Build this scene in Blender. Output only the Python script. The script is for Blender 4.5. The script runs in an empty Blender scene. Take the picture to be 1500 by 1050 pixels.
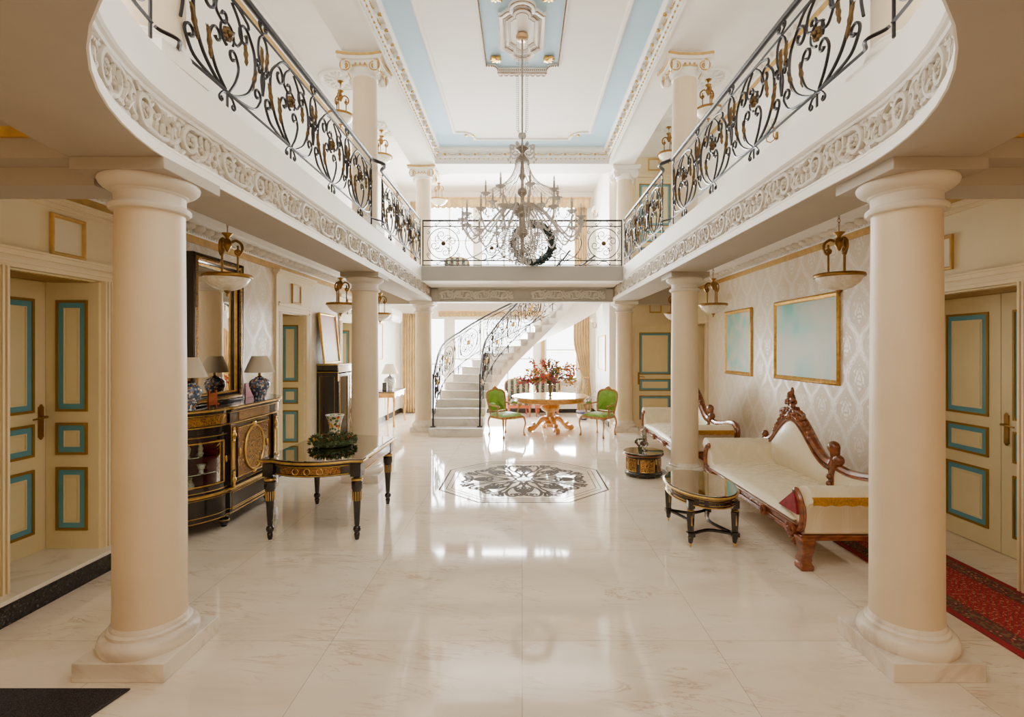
import bpy, math, random
from mathutils import Matrix, Vector
random.seed(7)
PI = math.pi
sc = bpy.context.scene
COL = sc.collection

# ------------------------------------------------------------------ mesh builder
class MB:
    def __init__(self):
        self.v = []; self.f = []; self.mi = []; self.m = 0; self.xf = None; self.fn = None
    def add(self, vs, fs):
        b = len(self.v)
        if self.xf is not None:
            vs = [tuple(self.xf @ Vector(p)) for p in vs]
        if self.fn is not None:
            vs = [self.fn(p) for p in vs]
        self.v.extend(vs)
        for f in fs:
            self.f.append([b + i for i in f]); self.mi.append(self.m)
        return self
    def box(self, x0, x1, y0, y1, z0, z1):
        if x0 > x1: x0, x1 = x1, x0
        if y0 > y1: y0, y1 = y1, y0
        if z0 > z1: z0, z1 = z1, z0
        vs = [(x0,y0,z0),(x1,y0,z0),(x1,y1,z0),(x0,y1,z0),(x0,y0,z1),(x1,y0,z1),(x1,y1,z1),(x0,y1,z1)]
        return self.add(vs, [(0,3,2,1),(4,5,6,7),(0,1,5,4),(1,2,6,5),(2,3,7,6),(3,0,4,7)])
    def cbox(self, c, sx, sy, sz):
        return self.box(c[0]-sx/2, c[0]+sx/2, c[1]-sy/2, c[1]+sy/2, c[2]-sz/2, c[2]+sz/2)
    def lathe(self, prof, c=(0,0,0), n=24, sx=1.0, sy=1.0, flute=0, fd=0.0):
        vs = []; fs = []
        for r, z in prof:
            for i in range(n):
                a = 2*PI*i/n
                q = r*(1 - fd*(0.5+0.5*math.cos(flute*a))) if flute else r
                vs.append((c[0]+q*sx*math.cos(a), c[1]+q*sy*math.sin(a), c[2]+z))
        for k in range(len(prof)-1):
            for i in range(n):
                j = (i+1) % n
                fs.append((k*n+i, k*n+j, (k+1)*n+j, (k+1)*n+i))
        if prof[0][0] > 1e-6: fs.append(tuple(range(n-1, -1, -1)))
        if prof[-1][0] > 1e-6: fs.append(tuple(range((len(prof)-1)*n, len(prof)*n)))
        return self.add(vs, fs)
    def tube(self, pts, r=0.01, n=6, closed=False, flat=1.0, up=None):
        P = [Vector(p) for p in pts]
        N = len(P)
        if N < 2: return self
        R = r if isinstance(r, (list, tuple)) else [r]*N
        T = []
        for i in range(N):
            a = P[(i-1) % N] if (closed or i > 0) else P[0]
            b = P[(i+1) % N] if (closed or i < N-1) else P[N-1]
            t = b - a
            T.append(t.normalized() if t.length > 1e-9 else (T[-1] if T else Vector((0,0,1))))
        if up is not None:
            nv = Vector(up)
        else:
            nv = Vector((0,0,1)) if abs(T[0].z) < 0.9 else Vector((1,0,0))
        vs = []; fs = []
        for i in range(N):
            t = T[i]
            if up is not None: nv = Vector(up)
            q = nv - t*nv.dot(t)
            if q.length < 1e-6: q = t.orthogonal()
            q.normalize(); nv = q
            b = t.cross(q)
            for k in range(n):
                a = 2*PI*k/n
                p = P[i] + q*(R[i]*math.cos(a)*flat) + b*(R[i]*math.sin(a))
                vs.append(tuple(p))
        M = N if closed else N-1
        for i in range(M):
            i2 = (i+1) % N
            for k in range(n):
                k2 = (k+1) % n
                fs.append((i*n+k, i*n+k2, i2*n+k2, i2*n+k))
        if not closed:
            fs.append(tuple(range(n-1, -1, -1))); fs.append(tuple(range((N-1)*n, N*n)))
        return self.add(vs, fs)
    def prism(self, poly, h0, h1, ax='z'):
        n = len(poly)
        def mp(u, v, w):
            return (u,v,w) if ax == 'z' else ((u,w,v) if ax == 'y' else (w,u,v))
        vs = [mp(u,v,h0) for u,v in poly] + [mp(u,v,h1) for u,v in poly]
        fs = [tuple(range(n-1,-1,-1)), tuple(range(n,2*n))]
        for i in range(n):
            j = (i+1) % n
            fs.append((i,j,n+j,n+i))
        return self.add(vs, fs)
    def sweep(self, prof, path, closed=False):
        """profile [(n,z)] carried along a horizontal path; n is to the left of travel"""
        N = len(path); vs = []; fs = []; K = len(prof)
        for i in range(N):
            p = Vector(path[i][:2])
            a = Vector(path[(i-1) % N][:2]) if (closed or i > 0) else None
            b = Vector(path[(i+1) % N][:2]) if (closed or i < N-1) else None
            d1 = (p-a).normalized() if a is not None else None
            d2 = (b-p).normalized() if b is not None else None
            if d1 is None: d1 = d2
            if d2 is None: d2 = d1
            n1 = Vector((-d1.y, d1.x)); n2 = Vector((-d2.y, d2.x))
            m = (n1+n2)
            if m.length < 1e-6: m = n1
            m.normalize()
            k = 1.0/max(0.3, m.dot(n1))
            z0 = path[i][2] if len(path[i]) > 2 else 0.0
            for q, z in prof:
                vs.append((p.x+m.x*q*k, p.y+m.y*q*k, z0+z))
        M = N if closed else N-1
        for i in range(M):
            i2 = (i+1) % N
            for k in range(K-1):
                fs.append((i*K+k, i2*K+k, i2*K+k+1, i*K+k+1))
        if not closed:
            fs.append(tuple(range(K))); fs.append(tuple(range((N-1)*K+K-1, (N-1)*K-1, -1)))
        return self.add(vs, fs)
    def ell(self, c, rx, ry=None, rz=None, nu=8, nv=5, rot=None):
        ry = rx if ry is None else ry; rz = rx if rz is None else rz
        vs = [(0,0,-rz)]
        for j in range(1, nv):
            t = -PI/2 + PI*j/nv
            for i in range(nu):
                a = 2*PI*i/nu
                vs.append((rx*math.cos(t)*math.cos(a), ry*math.cos(t)*math.sin(a), rz*math.sin(t)))
        vs.append((0,0,rz))
        if rot is not None: vs = [tuple(rot @ Vector(p)) for p in vs]
        vs = [(p[0]+c[0], p[1]+c[1], p[2]+c[2]) for p in vs]
        fs = []; L = len(vs)-1
        for i in range(nu):
            k = (i+1) % nu
            fs.append((0, 1+k, 1+i))
            fs.append((L, L-nu+i, L-nu+k))
        for j in range(nv-2):
            for i in range(nu):
                k = (i+1) % nu
                fs.append((1+j*nu+i, 1+j*nu+k, 1+(j+1)*nu+k, 1+(j+1)*nu+i))
        return self.add(vs, fs)
    def bead(self, c, r, rz=None):
        rz = rz or r
        x,y,z = c
        return self.add([(x+r,y,z),(x,y+r,z),(x-r,y,z),(x,y-r,z),(x,y,z+rz),(x,y,z-rz)],
                        [(0,1,4),(1,2,4),(2,3,4),(3,0,4),(1,0,5),(2,1,5),(3,2,5),(0,3,5)])
    def grid(self, fn, nu, nv, thick=None):
        vs = []; fs = []
        for j in range(nv+1):
            for i in range(nu+1):
                vs.append(fn(i/nu, j/nv))
        for j in range(nv):
            for i in range(nu):
                a = j*(nu+1)+i
                fs.append((a, a+1, a+nu+2, a+nu+1))
        return self.add(vs, fs)
    def cushion(self, x0,x1,y0,y1,z0,z1, bulge=0.03, n=10, e=0.18):
        """upholstered pad: superellipse plan edges, crowned top"""
        cx,cy = (x0+x1)/2,(y0+y1)/2; hx,hy = (x1-x0)/2,(y1-y0)/2
        def prof(t): return max(0.0, 1-abs(t)**6)
        rows = []
        K = 2*n
        def top(u,v):
            x = -1+2*u; y = -1+2*v
            h = (max(0,1-abs(x)**5))**0.35*(max(0,1-abs(y)**5))**0.35
            return (cx+hx*x, cy+hy*y, z0+(z1-z0)*h + bulge*(1-x*x)*(1-y*y))
        self.grid(top, K, K)
        self.grid(lambda u,v: (cx+hx*(1-2*u), cy+hy*(-1+2*v), z0), 1, 1)
        return self
    def build(self, name, mats, parent=None, sharp=40, loc=None):
        me = bpy.data.meshes.new(name)
        me.from_pydata(self.v, [], self.f)
        if not isinstance(mats, (list, tuple)): mats = [mats]
        for m in mats: me.materials.append(m)
        me.polygons.foreach_set('material_index', self.mi)
        me.polygons.foreach_set('use_smooth', [True]*len(me.polygons))
        try: me.set_sharp_from_angle(angle=math.radians(sharp))
        except Exception: pass
        me.update()
        o = bpy.data.objects.new(name, me)
        COL.objects.link(o)
        if parent is not None: o.parent = parent
        if loc is not None: o.location = loc
        return o

def bevel(o, w=0.006, seg=2):
    m = o.modifiers.new('edge', 'BEVEL'); m.width = w; m.segments = seg; m.limit_method = 'ANGLE'; m.angle_limit = math.radians(45)
    m.harden_normals = False
    return o

def thing(name, label, cat, loc=(0,0,0), rz=0.0, group=None, rx=0.0):
    o = bpy.data.objects.new(name, None); COL.objects.link(o)
    o.location = loc; o.rotation_euler = (rx, 0, rz); o.empty_display_size = 0.1
    o['label'] = label; o['category'] = cat
    if group: o['group'] = group
    return o
def tag(o, label, cat, group=None, kind=None):
    o['label'] = label; o['category'] = cat
    if group: o['group'] = group
    if kind: o['kind'] = kind
    return o
def struct(o, label=None, cat=None):
    o['kind'] = 'structure'
    if label: o['label'] = label
    if cat: o['category'] = cat
    return o
def sempty(name, label, cat, loc=(0,0,0), rz=0.0):
    o = bpy.data.objects.new(name, None); COL.objects.link(o); o.location = loc; o.rotation_euler = (0,0,rz)
    return struct(o, label, cat)
def copy_tree(o, parent=None):
    c = o.copy(); COL.objects.link(c)
    if parent is not None: c.parent = parent
    for ch in list(o.children): copy_tree(ch, c)
    return c
def dup(o, loc, rz, label, group=None):
    c = copy_tree(o); c.location = loc; c.rotation_euler = (0,0,rz); c['label'] = label
    if group: c['group'] = group
    return c

FRONT = Matrix(((1,0,0,0),(0,0,-1,0),(0,1,0,0),(0,0,0,1)))   # local x,y,z -> x, -z, y : drawn flat, stood up facing -Y

# ------------------------------------------------------------------ curves
def catmull(pts, k=6, closed=False):
    P = [Vector(p) for p in pts]; out = []
    n = len(P)
    rng = n if closed else n-1
    for i in range(rng):
        if closed: a,b,c,d = P[(i-1)%n],P[i],P[(i+1)%n],P[(i+2)%n]
        else: a,b,c,d = P[max(i-1,0)],P[i],P[i+1],P[min(i+2,n-1)]
        for j in range(k):
            t = j/k
            out.append(0.5*((2*b)+(c-a)*t+(2*a-5*b+4*c-d)*t*t+(-a+3*b-3*c+d)*t**3))
    if not closed: out.append(P[-1])
    return out
def curl(pts, sgn, r0, turns=1.2, f=0.3, k=5, step=22):
    """2-D curve through pts that ends in a tightening spiral; sgn +1 turns left"""
    c = catmull([(p[0],p[1]) for p in pts], k)
    p = c[-1].copy(); d = (c[-1]-c[-2]); h = math.atan2(d.y, d.x)
    n = int(turns*360/step)
    for i in range(n):
        r = r0*(1-(1-f)*i/max(1,n-1))
        h += sgn*math.radians(step)
        p = p + Vector((math.cos(h), math.sin(h)))*(r*math.radians(step))
        c.append(p.copy())
    return [(q.x, q.y) for q in c]
def mir(c): return [(-x, y) for x, y in c]
def circ(cx, cy, r, n=20, a0=0.0, a1=2*PI):
    m = n if abs(a1-a0-2*PI) < 1e-6 else n+1
    return [(cx+r*math.cos(a0+(a1-a0)*i/n), cy+r*math.sin(a0+(a1-a0)*i/n)) for i in range(m)]

# ------------------------------------------------------------------ materials
def lin(c):
    if isinstance(c, str):
        c = c.lstrip('#'); c = [int(c[i:i+2],16) for i in (0,2,4)]
    return tuple(((x/255)/12.92 if x/255 <= 0.04045 else ((x/255+0.055)/1.055)**2.4) for x in c)
class E:
    def __init__(s, nt, k): s.nt = nt; s.k = k
    def _m(s, op, *a):
        n = s.nt.nodes.new('ShaderNodeMath'); n.operation = op
        for i, x in enumerate([s, *a]):
            if isinstance(x, E): s.nt.links.new(x.k, n.inputs[i])
            else: n.inputs[i].default_value = x
        return E(s.nt, n.outputs[0])
    def __add__(s,o): return s._m('ADD',o)
    def __sub__(s,o): return s._m('SUBTRACT',o)
    def __mul__(s,o): return s._m('MULTIPLY',o)
    def __truediv__(s,o): return s._m('DIVIDE',o)
    def abs(s): return s._m('ABSOLUTE')
    def fract(s): return s._m('FRACT')
    def floor(s): return s._m('FLOOR')
    def cos(s): return s._m('COSINE')
    def sin(s): return s._m('SINE')
    def lt(s,o): return s._m('LESS_THAN',o)
    def gt(s,o): return s._m('GREATER_THAN',o)
    def max(s,o): return s._m('MAXIMUM',o)
    def min(s,o): return s._m('MINIMUM',o)
    def pw(s,o): return s._m('POWER',o)
    def atan2(s,o): return s._m('ARCTAN2',o)
    def step(s, a, b):
        n = s.nt.nodes.new('ShaderNodeMapRange'); n.interpolation_type = 'SMOOTHSTEP'
        s.nt.links.new(s.k, n.inputs['Value']); n.inputs['From Min'].default_value = a; n.inputs['From Max'].default_value = b
        return E(s.nt, n.outputs['Result'])
class Mat:
    def __init__(s, name, col=(200,200,200), rough=0.5, metal=0.0, **kw):
        s.m = bpy.data.materials.new(name); s.m.use_nodes = True
        s.nt = s.m.node_tree; s.b = s.nt.nodes['Principled BSDF']
        s.b.inputs['Base Color'].default_value = (*lin(col), 1)
        s.b.inputs['Roughness'].default_value = rough; s.b.inputs['Metallic'].default_value = metal
        for k, v in kw.items(): s.b.inputs[k.replace('_',' ')].default_value = v
    def node(s, t, **kw):
        n = s.nt.nodes.new(t)
        for k, v in kw.items(): setattr(n, k, v)
        return n
    def pos(s):
        g = s.node('ShaderNodeNewGeometry'); x = s.node('ShaderNodeSeparateXYZ'); s.nt.links.new(g.outputs['Position'], x.inputs[0])
        return [E(s.nt, x.outputs[i]) for i in range(3)]
    def obj(s):
        g = s.node('ShaderNodeTexCoord'); x = s.node('ShaderNodeSeparateXYZ'); s.nt.links.new(g.outputs['Object'], x.inputs[0])
        return [E(s.nt, x.outputs[i]) for i in range(3)]
    def vec(s, x, y, z):
        c = s.node('ShaderNodeCombineXYZ')
        for i, q in enumerate((x,y,z)):
            if isinstance(q, E): s.nt.links.new(q.k, c.inputs[i])
            else: c.inputs[i].default_value = q
        return c.outputs[0]
    def noise(s, vec, scale=5, detail=4, dist=0.0, rough=0.5):
        n = s.node('ShaderNodeTexNoise'); n.inputs['Scale'].default_value = scale; n.inputs['Detail'].default_value = detail
        n.inputs['Distortion'].default_value = dist; n.inputs['Roughness'].default_value = rough
        s.nt.links.new(vec, n.inputs['Vector'])
        return E(s.nt, n.outputs['Fac'])
    def voro(s, vec, scale=5, feature='F1', out='Distance'):
        n = s.node('ShaderNodeTexVoronoi', feature=feature); n.inputs['Scale'].default_value = scale
        s.nt.links.new(vec, n.inputs['Vector'])
        return E(s.nt, n.outputs[out])
    def ramp(s, e, stops, const=False):
        r = s.node('ShaderNodeValToRGB'); cr = r.color_ramp
        if const: cr.interpolation = 'CONSTANT'
        while len(cr.elements) < len(stops): cr.elements.new(0.5)
        for el, (p, c) in zip(cr.elements, stops): el.position = p; el.color = (*lin(c), 1)
        s.nt.links.new(e.k, r.inputs[0]); return r.outputs[0]
    def mix(s, e, a, b):
        n = s.node('ShaderNodeMix', data_type='RGBA')
        if isinstance(e, E): s.nt.links.new(e.k, n.inputs[0])
        else: n.inputs[0].default_value = e
        for q, i in ((a,6),(b,7)):
            if isinstance(q, (tuple,list,str)): n.inputs[i].default_value = (*lin(q),1)
            else: s.nt.links.new(q, n.inputs[i])
        return n.outputs[2]
    def color(s, k): s.nt.links.new(k, s.b.inputs['Base Color']); return s
    def rough(s, e): s.nt.links.new(e.k, s.b.inputs['Roughness']); return s
    def bump(s, e, strength=0.3, dist=0.01):
        n = s.node('ShaderNodeBump'); n.inputs['Strength'].default_value = strength; n.inputs['Distance'].default_value = dist
        s.nt.links.new(e.k, n.inputs['Height']); s.nt.links.new(n.outputs[0], s.b.inputs['Normal']); return s

def simple(name, col, rough=0.5, metal=0.0, var=0.06, scale=3.0, **kw):
    M = Mat(name, col, rough, metal, **kw)
    x,y,z = M.obj(); n = M.noise(M.vec(x,y,z), scale, 3)
    c = [v for v in (lin_hex(col))]
    lo = tuple(max(0, v*(1-var)) for v in c); hi = tuple(min(255, v*(1+var*0.6)) for v in c)
    M.color(M.ramp(n, [(0.3, lo), (0.7, hi)]))
    return M.m
def lin_hex(c):
    if isinstance(c, str):
        c = c.lstrip('#'); return [int(c[i:i+2],16) for i in (0,2,4)]
    return list(c)

CREAM   = simple('cream_plaster', (231,214,176), 0.55, var=0.02)
WHITE   = simple('white_plaster', (240,236,228), 0.6, var=0.015)
CEIL    = simple('ceiling_white', (240,236,230), 0.7, var=0.012)
WALLC   = simple('cream_wall', (231,216,178), 0.55, var=0.02)
SHAFT   = simple('column_cream', (222,204,176), 0.5, var=0.025)
BLUEC   = simple('ceiling_blue', (172,204,224), 0.7, var=0.01)
GOLDP   = simple('gold_paint', (200,160,84), 0.45, 0.25, var=0.08, scale=12)
GILT    = simple('gilding', (214,172,88), 0.32, 0.8, var=0.12, scale=20)
BRASS   = simple('antique_brass', (150,112,58), 0.35, 0.9, var=0.15, scale=12)
DBRASS  = simple('dull_brass_leaf', (92,68,32), 0.5, 0.5, var=0.25, scale=30)
IRON    = simple('wrought_iron', (38,36,40), 0.38, 0.6, var=0.2, scale=20)
DOORC   = simple('door_cream', (229,214,170), 0.4, var=0.02)
DOORB   = simple('door_blue', (92,156,176), 0.45, var=0.03)
DOORG   = simple('door_gold', (150,112,30), 0.42, 0.3, var=0.08)
EBONY   = simple('ebonised_wood', (26,20,19), 0.18, var=0.25, scale=8, Coat_Weight=0.4)
WALNUT  = None
GLASSM  = None

def wood(name, c1, c2, rough=0.28, sc_=(3,30,30)):
    M = Mat(name, c1, rough); x,y,z = M.obj()
    n = M.noise(M.vec(x*sc_[0], y*sc_[1], z*sc_[2]), 1.6, 5, 0.6)
    M.color(M.ramp(n, [(0.3,c1),(0.68,c2)])); M.b.inputs['Coat Weight'].default_value = 0.35; M.b.inputs['Coat Roughness'].default_value = 0.15
    return M.m
WALNUT = wood('walnut', (92,44,20), (148,82,42), 0.25, (6,6,14))
GILTWOOD = wood('gilt_wood', (182,126,52), (222,170,90), 0.3, (8,8,10))
BURL = wood('satinwood', (205,150,78), (232,186,118), 0.12, (4,4,4))
CHAIRWOOD = wood('gold_chair_wood', (140,92,40), (188,138,72), 0.35, (10,10,18))
REDWOOD = wood('red_wood', (128,58,26), (176,92,48), 0.3, (8,8,14))

def glass(name, tint=(235,245,240), spec=0.06, rough=0.02, opacity=0.0, fres=1.45):
    M = Mat(name, tint, 0.05); nt = M.nt
    tr = M.node('ShaderNodeBsdfTransparent'); tr.inputs[0].default_value = (*lin(tint),1)
    gl = M.node('ShaderNodeBsdfGlossy'); gl.inputs['Roughness'].default_value = rough
    fr = M.node('ShaderNodeFresnel'); fr.inputs['IOR'].default_value = fres
    ad = M.node('ShaderNodeMath'); ad.operation = 'ADD'; ad.inputs[1].default_value = opacity; ad.use_clamp = True
    nt.links.new(fr.outputs[0], ad.inputs[0])
    mx = M.node('ShaderNodeMixShader'); nt.links.new(ad.outputs[0], mx.inputs[0])
    nt.links.new(tr.outputs[0], mx.inputs[1]); nt.links.new(gl.outputs[0], mx.inputs[2])
    nt.links.new(mx.outputs[0], nt.nodes['Material Output'].inputs[0])
    return M.m
GLASSM = glass('clear_glass')
TOPGLASS = glass('table_glass', (205,222,210), opacity=0.48, fres=1.6)
WINGLASS = glass('window_glass', (250,252,252), opacity=0.0, fres=1.2)
MIRROR = Mat('mirror_silver', (235,235,228), 0.01, 1.0).m
def crystal():
    M = Mat('crystal', (190,181,172), 0.1); nt = M.nt
    M.b.inputs['Specular IOR Level'].default_value = 1.0
    tl = M.node('ShaderNodeBsdfTranslucent'); tl.inputs[0].default_value = (*lin((196,190,184)),1)
    tr = M.node('ShaderNodeBsdfTransparent'); tr.inputs[0].default_value = (*lin((240,238,236)),1)
    m0 = M.node('ShaderNodeMixShader'); m0.inputs[0].default_value = 0.55
    nt.links.new(M.b.outputs[0], m0.inputs[1]); nt.links.new(tl.outputs[0], m0.inputs[2])
    mx = M.node('ShaderNodeMixShader'); mx.inputs[0].default_value = 0.78
    nt.links.new(tr.outputs[0], mx.inputs[1]); nt.links.new(m0.outputs[0], mx.inputs[2])
    nt.links.new(mx.outputs[0], nt.nodes['Material Output'].inputs[0]); return M.m
CRYSTAL = crystal()
SILVER = simple('aged_silver', (146,135,122), 0.35, 0.5, var=0.12, scale=30)

def floor_mat():
    M = Mat('polished_marble', (236,228,216), 0.06); x,y,z = M.pos()
    TX, TY = 1.14, 1.4
    u = (x+0.0)/TX; v = (y-3.10)/TY
    tile = (u.floor()*7.13 + v.floor()*3.71)
    n1 = M.noise(M.vec(x*0.55+tile, y*1.5+tile*0.7, 0.0), 1.3, 6, 1.6, 0.6)
    n2 = M.noise(M.vec(x*0.8+tile*1.3, y*4.2+x*0.6+tile, 3.0), 1.5, 6, 1.6, 0.6)
    n3 = M.noise(M.vec(x, y, 9.0), 2.2, 5, 0.3)
    base = M.ramp(n1, [(0.25,(226,210,189)),(0.48,(238,225,207)),(0.75,(245,235,220))])
    vein = (n2-0.5).abs().step(0.026, 0.0)*n3.step(0.42,0.66)
    c = M.mix(vein*0.6, base, (186,152,120))
    fu = (u.fract()-0.5).abs(); fv = (v.fract()-0.5).abs()
    joint = fu.gt(0.5-0.0017).max(fv.gt(0.5-0.0014))
    M.color(M.mix(joint*0.55, c, (120,105,90)))
    M.rough(n3*0.05+0.035); M.b.inputs['Specular IOR Level'].default_value = 0.6
    return M.m
FLOORM = floor_mat()
def marble(name, a, b, rough=0.2, s=2.0):
    M = Mat(name, a, rough); x,y,z = M.pos()
    n = M.noise(M.vec(x,y*1.4,z), s, 7, 1.8, 0.6)
    M.color(M.ramp(n, [(0.3,b),(0.5,a),(0.7,a)])); return M.m
MARBLE = marble('pale_marble', (232,224,212), (200,186,172), 0.25)
STAIRM = marble('stair_marble', (226,222,216), (196,192,188), 0.22)
def granite():
    M = Mat('black_granite', (30,30,32), 0.25); x,y,z = M.pos()
    n = M.noise(M.vec(x,y,z), 90, 2)
    M.color(M.ramp(n, [(0.45,(16,17,20)),(0.62,(52,52,56)),(0.75,(92,90,92))])); return M.m
GRANITE = granite()

def damask(name, a, b, U, V, axis, coat=0.25):
    """woven damask: ogee lattice with a leaf medallion in every cell"""
    M = Mat(name, a, 0.55); P = M.pos() if axis != 'obj' else M.obj()
    x, y, z = P
    s = y if axis in ('y',) else x
    t = z
    if axis == 'obj': s, t = y, x
    nz = M.noise(M.vec(s, t, 0.0), 9, 2); nz2 = M.noise(M.vec(s, t, 5.0), 9, 2)
    u = s/U + (nz-0.5)*0.10; v = t/V + (nz2-0.5)*0.07
    def cell(u, v):
        du = (u.fract()-0.5).abs()*2.0        # 0 centre .. 1 edge
        dv = v.fract()-0.5
        w = (dv*(2*PI)).cos()*0.5+0.5
        return du, dv, w
    du, dv, w = cell(u, v)
    og = (du-w*0.92-0.04).abs()
    ring = og.lt(0.075).max((og-0.17).abs().lt(0.022))
    hat = (dv*60.0+du*14.0).sin().gt(0.1)
    ring = ring.max(og.lt(0.14).min(hat))
    def motif(u, v):
        du, dv, w = cell(u, v)
        r = (du*du*1.3+dv*dv*9.0).pw(0.5)
        a_ = dv.atan2(du*0.45)
        petals = ((a_*6.0+r*9.0).sin()*0.16+0.42)
        m = r.lt(petals).min((r*26.0+(a_*3.0).sin()*1.3).sin().gt(-0.15))
        return m
    m = motif(u, v).max(motif(u+0.5, v+0.5))
    pat = ring.max(m)
    M.color(M.mix(pat, a, b))
    rr = M.mix(pat, (175,175,175), (140,140,140))
    M.nt.links.new(rr, M.b.inputs['Roughness'])
    return M.m
WALLPAPER = damask('damask_wallpaper', (223,208,182), (247,239,224), 0.46, 0.72, 'y')
CHAISEF = damask('chaise_damask', (226,213,184), (237,226,200), 0.34, 0.5, 'obj')

def boulle(name, dark=(38,24,14), gold=(196,146,66), s=22.0, th=0.5):
    M = Mat(name, gold, 0.25); x,y,z = M.obj()
    n = M.noise(M.vec(x,y,z), s, 2, 2.6, 0.5)
    f = ((n*26.0).sin()).gt(th-0.55)
    M.color(M.mix(f, dark, gold)); 
    g = M.node('ShaderNodeMath'); g.operation='MULTIPLY'; g.inputs[1].default_value=0.6
    M.nt.links.new(f.k, g.inputs[0]); M.nt.links.new(g.outputs[0], M.b.inputs['Metallic'])
    return M.m
BOULLE = boulle('brass_inlay')
BOULLED = boulle('dark_brass_inlay', (60,26,14), (176,126,60), 26.0, 0.62)
EBINLAY = boulle('gold_border', (24,16,10), (188,138,52), 40.0, 0.45)

def rug_mat():
    M = Mat('oriental_rug', (120,20,30), 0.95); x,y,z = M.obj()
    ex = x.abs()                                   # half width .36
    fld = ex.lt(0.20); bord = ex.lt(0.335)
    a = (x*24.0+y*24.0).fract()-0.5; b = (x*24.0-y*24.0).fract()-0.5
    dia = a.abs().max(b.abs())
    f1 = dia.lt(0.2)
    n = M.noise(M.vec(x,y,0.0), 60, 2)
    fc = M.mix(f1, (160,36,44), (84,40,46)); fc = M.mix(n.gt(0.6)*0.7, fc, (206,150,116))
    w = M.voro(M.vec(x,y,0.0), 34); bc = M.ramp(w, [(0.1,(206,168,124)),(0.28,(160,52,48)),(0.5,(66,48,56)),(0.8,(128,92,66))])
    stripe = (ex-0.27).abs().gt(0.055)
    bc = M.mix(stripe*0.75, bc, (84,52,50)); 
    c = M.mix(bord, (156,30,44), bc); c = M.mix(fld, c, fc)
    M.color(c); return M.m
RUGM = rug_mat()
def speckle(name, c0, c1, s=220, rough=0.95):
    M = Mat(name, c0, rough); x,y,z = M.obj(); n = M.noise(M.vec(x,y,z), s, 2)
    M.color(M.ramp(n, [(0.42,c0),(0.66,c1)])); M.bump(n, 0.5, 0.004); return M.m
MATM = speckle('black_mat', (16,14,18), (66,60,66))
def chintz(name, base, cols, s=22, th=0.40):
    M = Mat(name, base, 0.15); x,y,z = M.obj()
    d = M.noise(M.vec(x,y,z), s*0.7, 2)
    v = M.voro(M.vec(x+d*0.03,y,z), s); cc = M.voro(M.vec(x+d*0.03,y,z), s, 'F1', 'Color')
    sep = M.node('ShaderNodeSeparateColor'); M.nt.links.new(cc.k, sep.inputs[0])
    k = E(M.nt, sep.outputs[0])
    n = len(cols); col = M.ramp(k, [(i/n, c) for i, c in enumerate(cols)], True)
    M.color(M.mix(v.lt(th), base, col)); M.b.inputs['Coat Weight'].default_value = 0.4
    return M.m
CHINABLUE = chintz('blue_chinoiserie', (66,78,112), [(214,212,204),(90,112,156),(190,122,74),(150,166,172),(70,84,122)], 46, 0.5)
CHINAPALE = chintz('pale_chinoiserie', (214,216,216), [(96,120,164),(202,120,84),(120,140,176),(220,222,220),(70,96,150)], 40)
FLORAL = chintz('floral_porcelain', (226,220,206), [(226,150,30),(70,110,56),(196,70,50),(232,226,214),(96,128,70)], 30, 0.52)
SHADE = simple('linen_shade', (210,200,182), 0.85, var=0.03)
SHADEP = simple('ivory_shade', (236,222,204), 0.85, var=0.03)
def alabaster():
    M = Mat('alabaster_glass', (236,226,206), 0.3); x,y,z = M.obj()
    n = M.noise(M.vec(x,y,z), 18, 4, 1.0)
    M.color(M.ramp(n, [(0.35,(222,210,186)),(0.6,(244,238,226))])); M.b.inputs['Subsurface Weight'].default_value = 0.0
    M.b.inputs['Coat Weight'].default_value = 0.3
    return M.m
ALAB = alabaster()
def stripes(name):
    M = Mat(name, (70,80,60), 0.7); x,y,z = M.obj()
    f = ((x+2.0)/0.155).fract()
    base = M.ramp(f, [(0.0,(34,44,34)),(0.30,(120,120,96)),(0.38,(176,172,146)),(0.50,(104,116,88)),(0.62,(176,172,146)),(0.70,(120,120,96)),(0.78,(34,44,34))], True)
    v = M.voro(M.vec(x,y,z), 26); dark = f.lt(0.30).max(f.gt(0.78))
    M.color(M.mix(v.lt(0.28).min(dark), base, (186,104,84))); return M.m
STRIPE = stripes('striped_tapestry')
GREEN = simple('green_velvet', (116,164,30), 0.5, var=0.12, scale=9, Sheen_Weight=0.4)
CURT = simple('gold_silk', (190,158,104), 0.45, var=0.12, scale=5, Sheen_Weight=0.3)
FRINGE = simple('gold_fringe', (192,138,36), 0.6, var=0.2, scale=60)
REDV = simple('red_velvet', (140,28,38), 0.7, var=0.2, scale=20)
REDLIN = simple('crimson_lining', (134,30,48), 0.6, var=0.15, scale=6)
PINK = simple('pink_card', (204,92,110), 0.5, var=0.05)
PLASTIC = simple('white_plastic', (240,238,234), 0.3, var=0.01)
BLACKP = simple('black_plastic', (34,30,30), 0.35, var=0.1)
def blur_art(name, cols, s=1.6, seed=0.0, grad=None):
    M = Mat(name, cols[0], 0.45); x,y,z = M.obj()
    n = M.noise(M.vec(x+seed,z+seed*0.7,seed), s, 1.5, 0.3)
    if grad is not None: n = n*0.35 + z*grad + 0.15
    k = len(cols); M.color(M.ramp(n, [(0.28+0.44*i/(k-1), c) for i, c in enumerate(cols)]))
    return M.m
ART1 = blur_art('teal_picture', [(90,184,168),(132,192,176),(184,194,178),(206,194,180)], 2.6, 3.1)
ART2 = blur_art('aqua_picture', [(84,180,166),(128,190,176),(172,192,172),(190,192,172),(160,194,180)], 1.5, 1.7)
ART3 = blur_art('sunset_picture', [(214,206,200),(206,200,196),(226,206,180),(226,178,164),(222,170,164)], 2.0, 5.0, 0.75)
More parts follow.
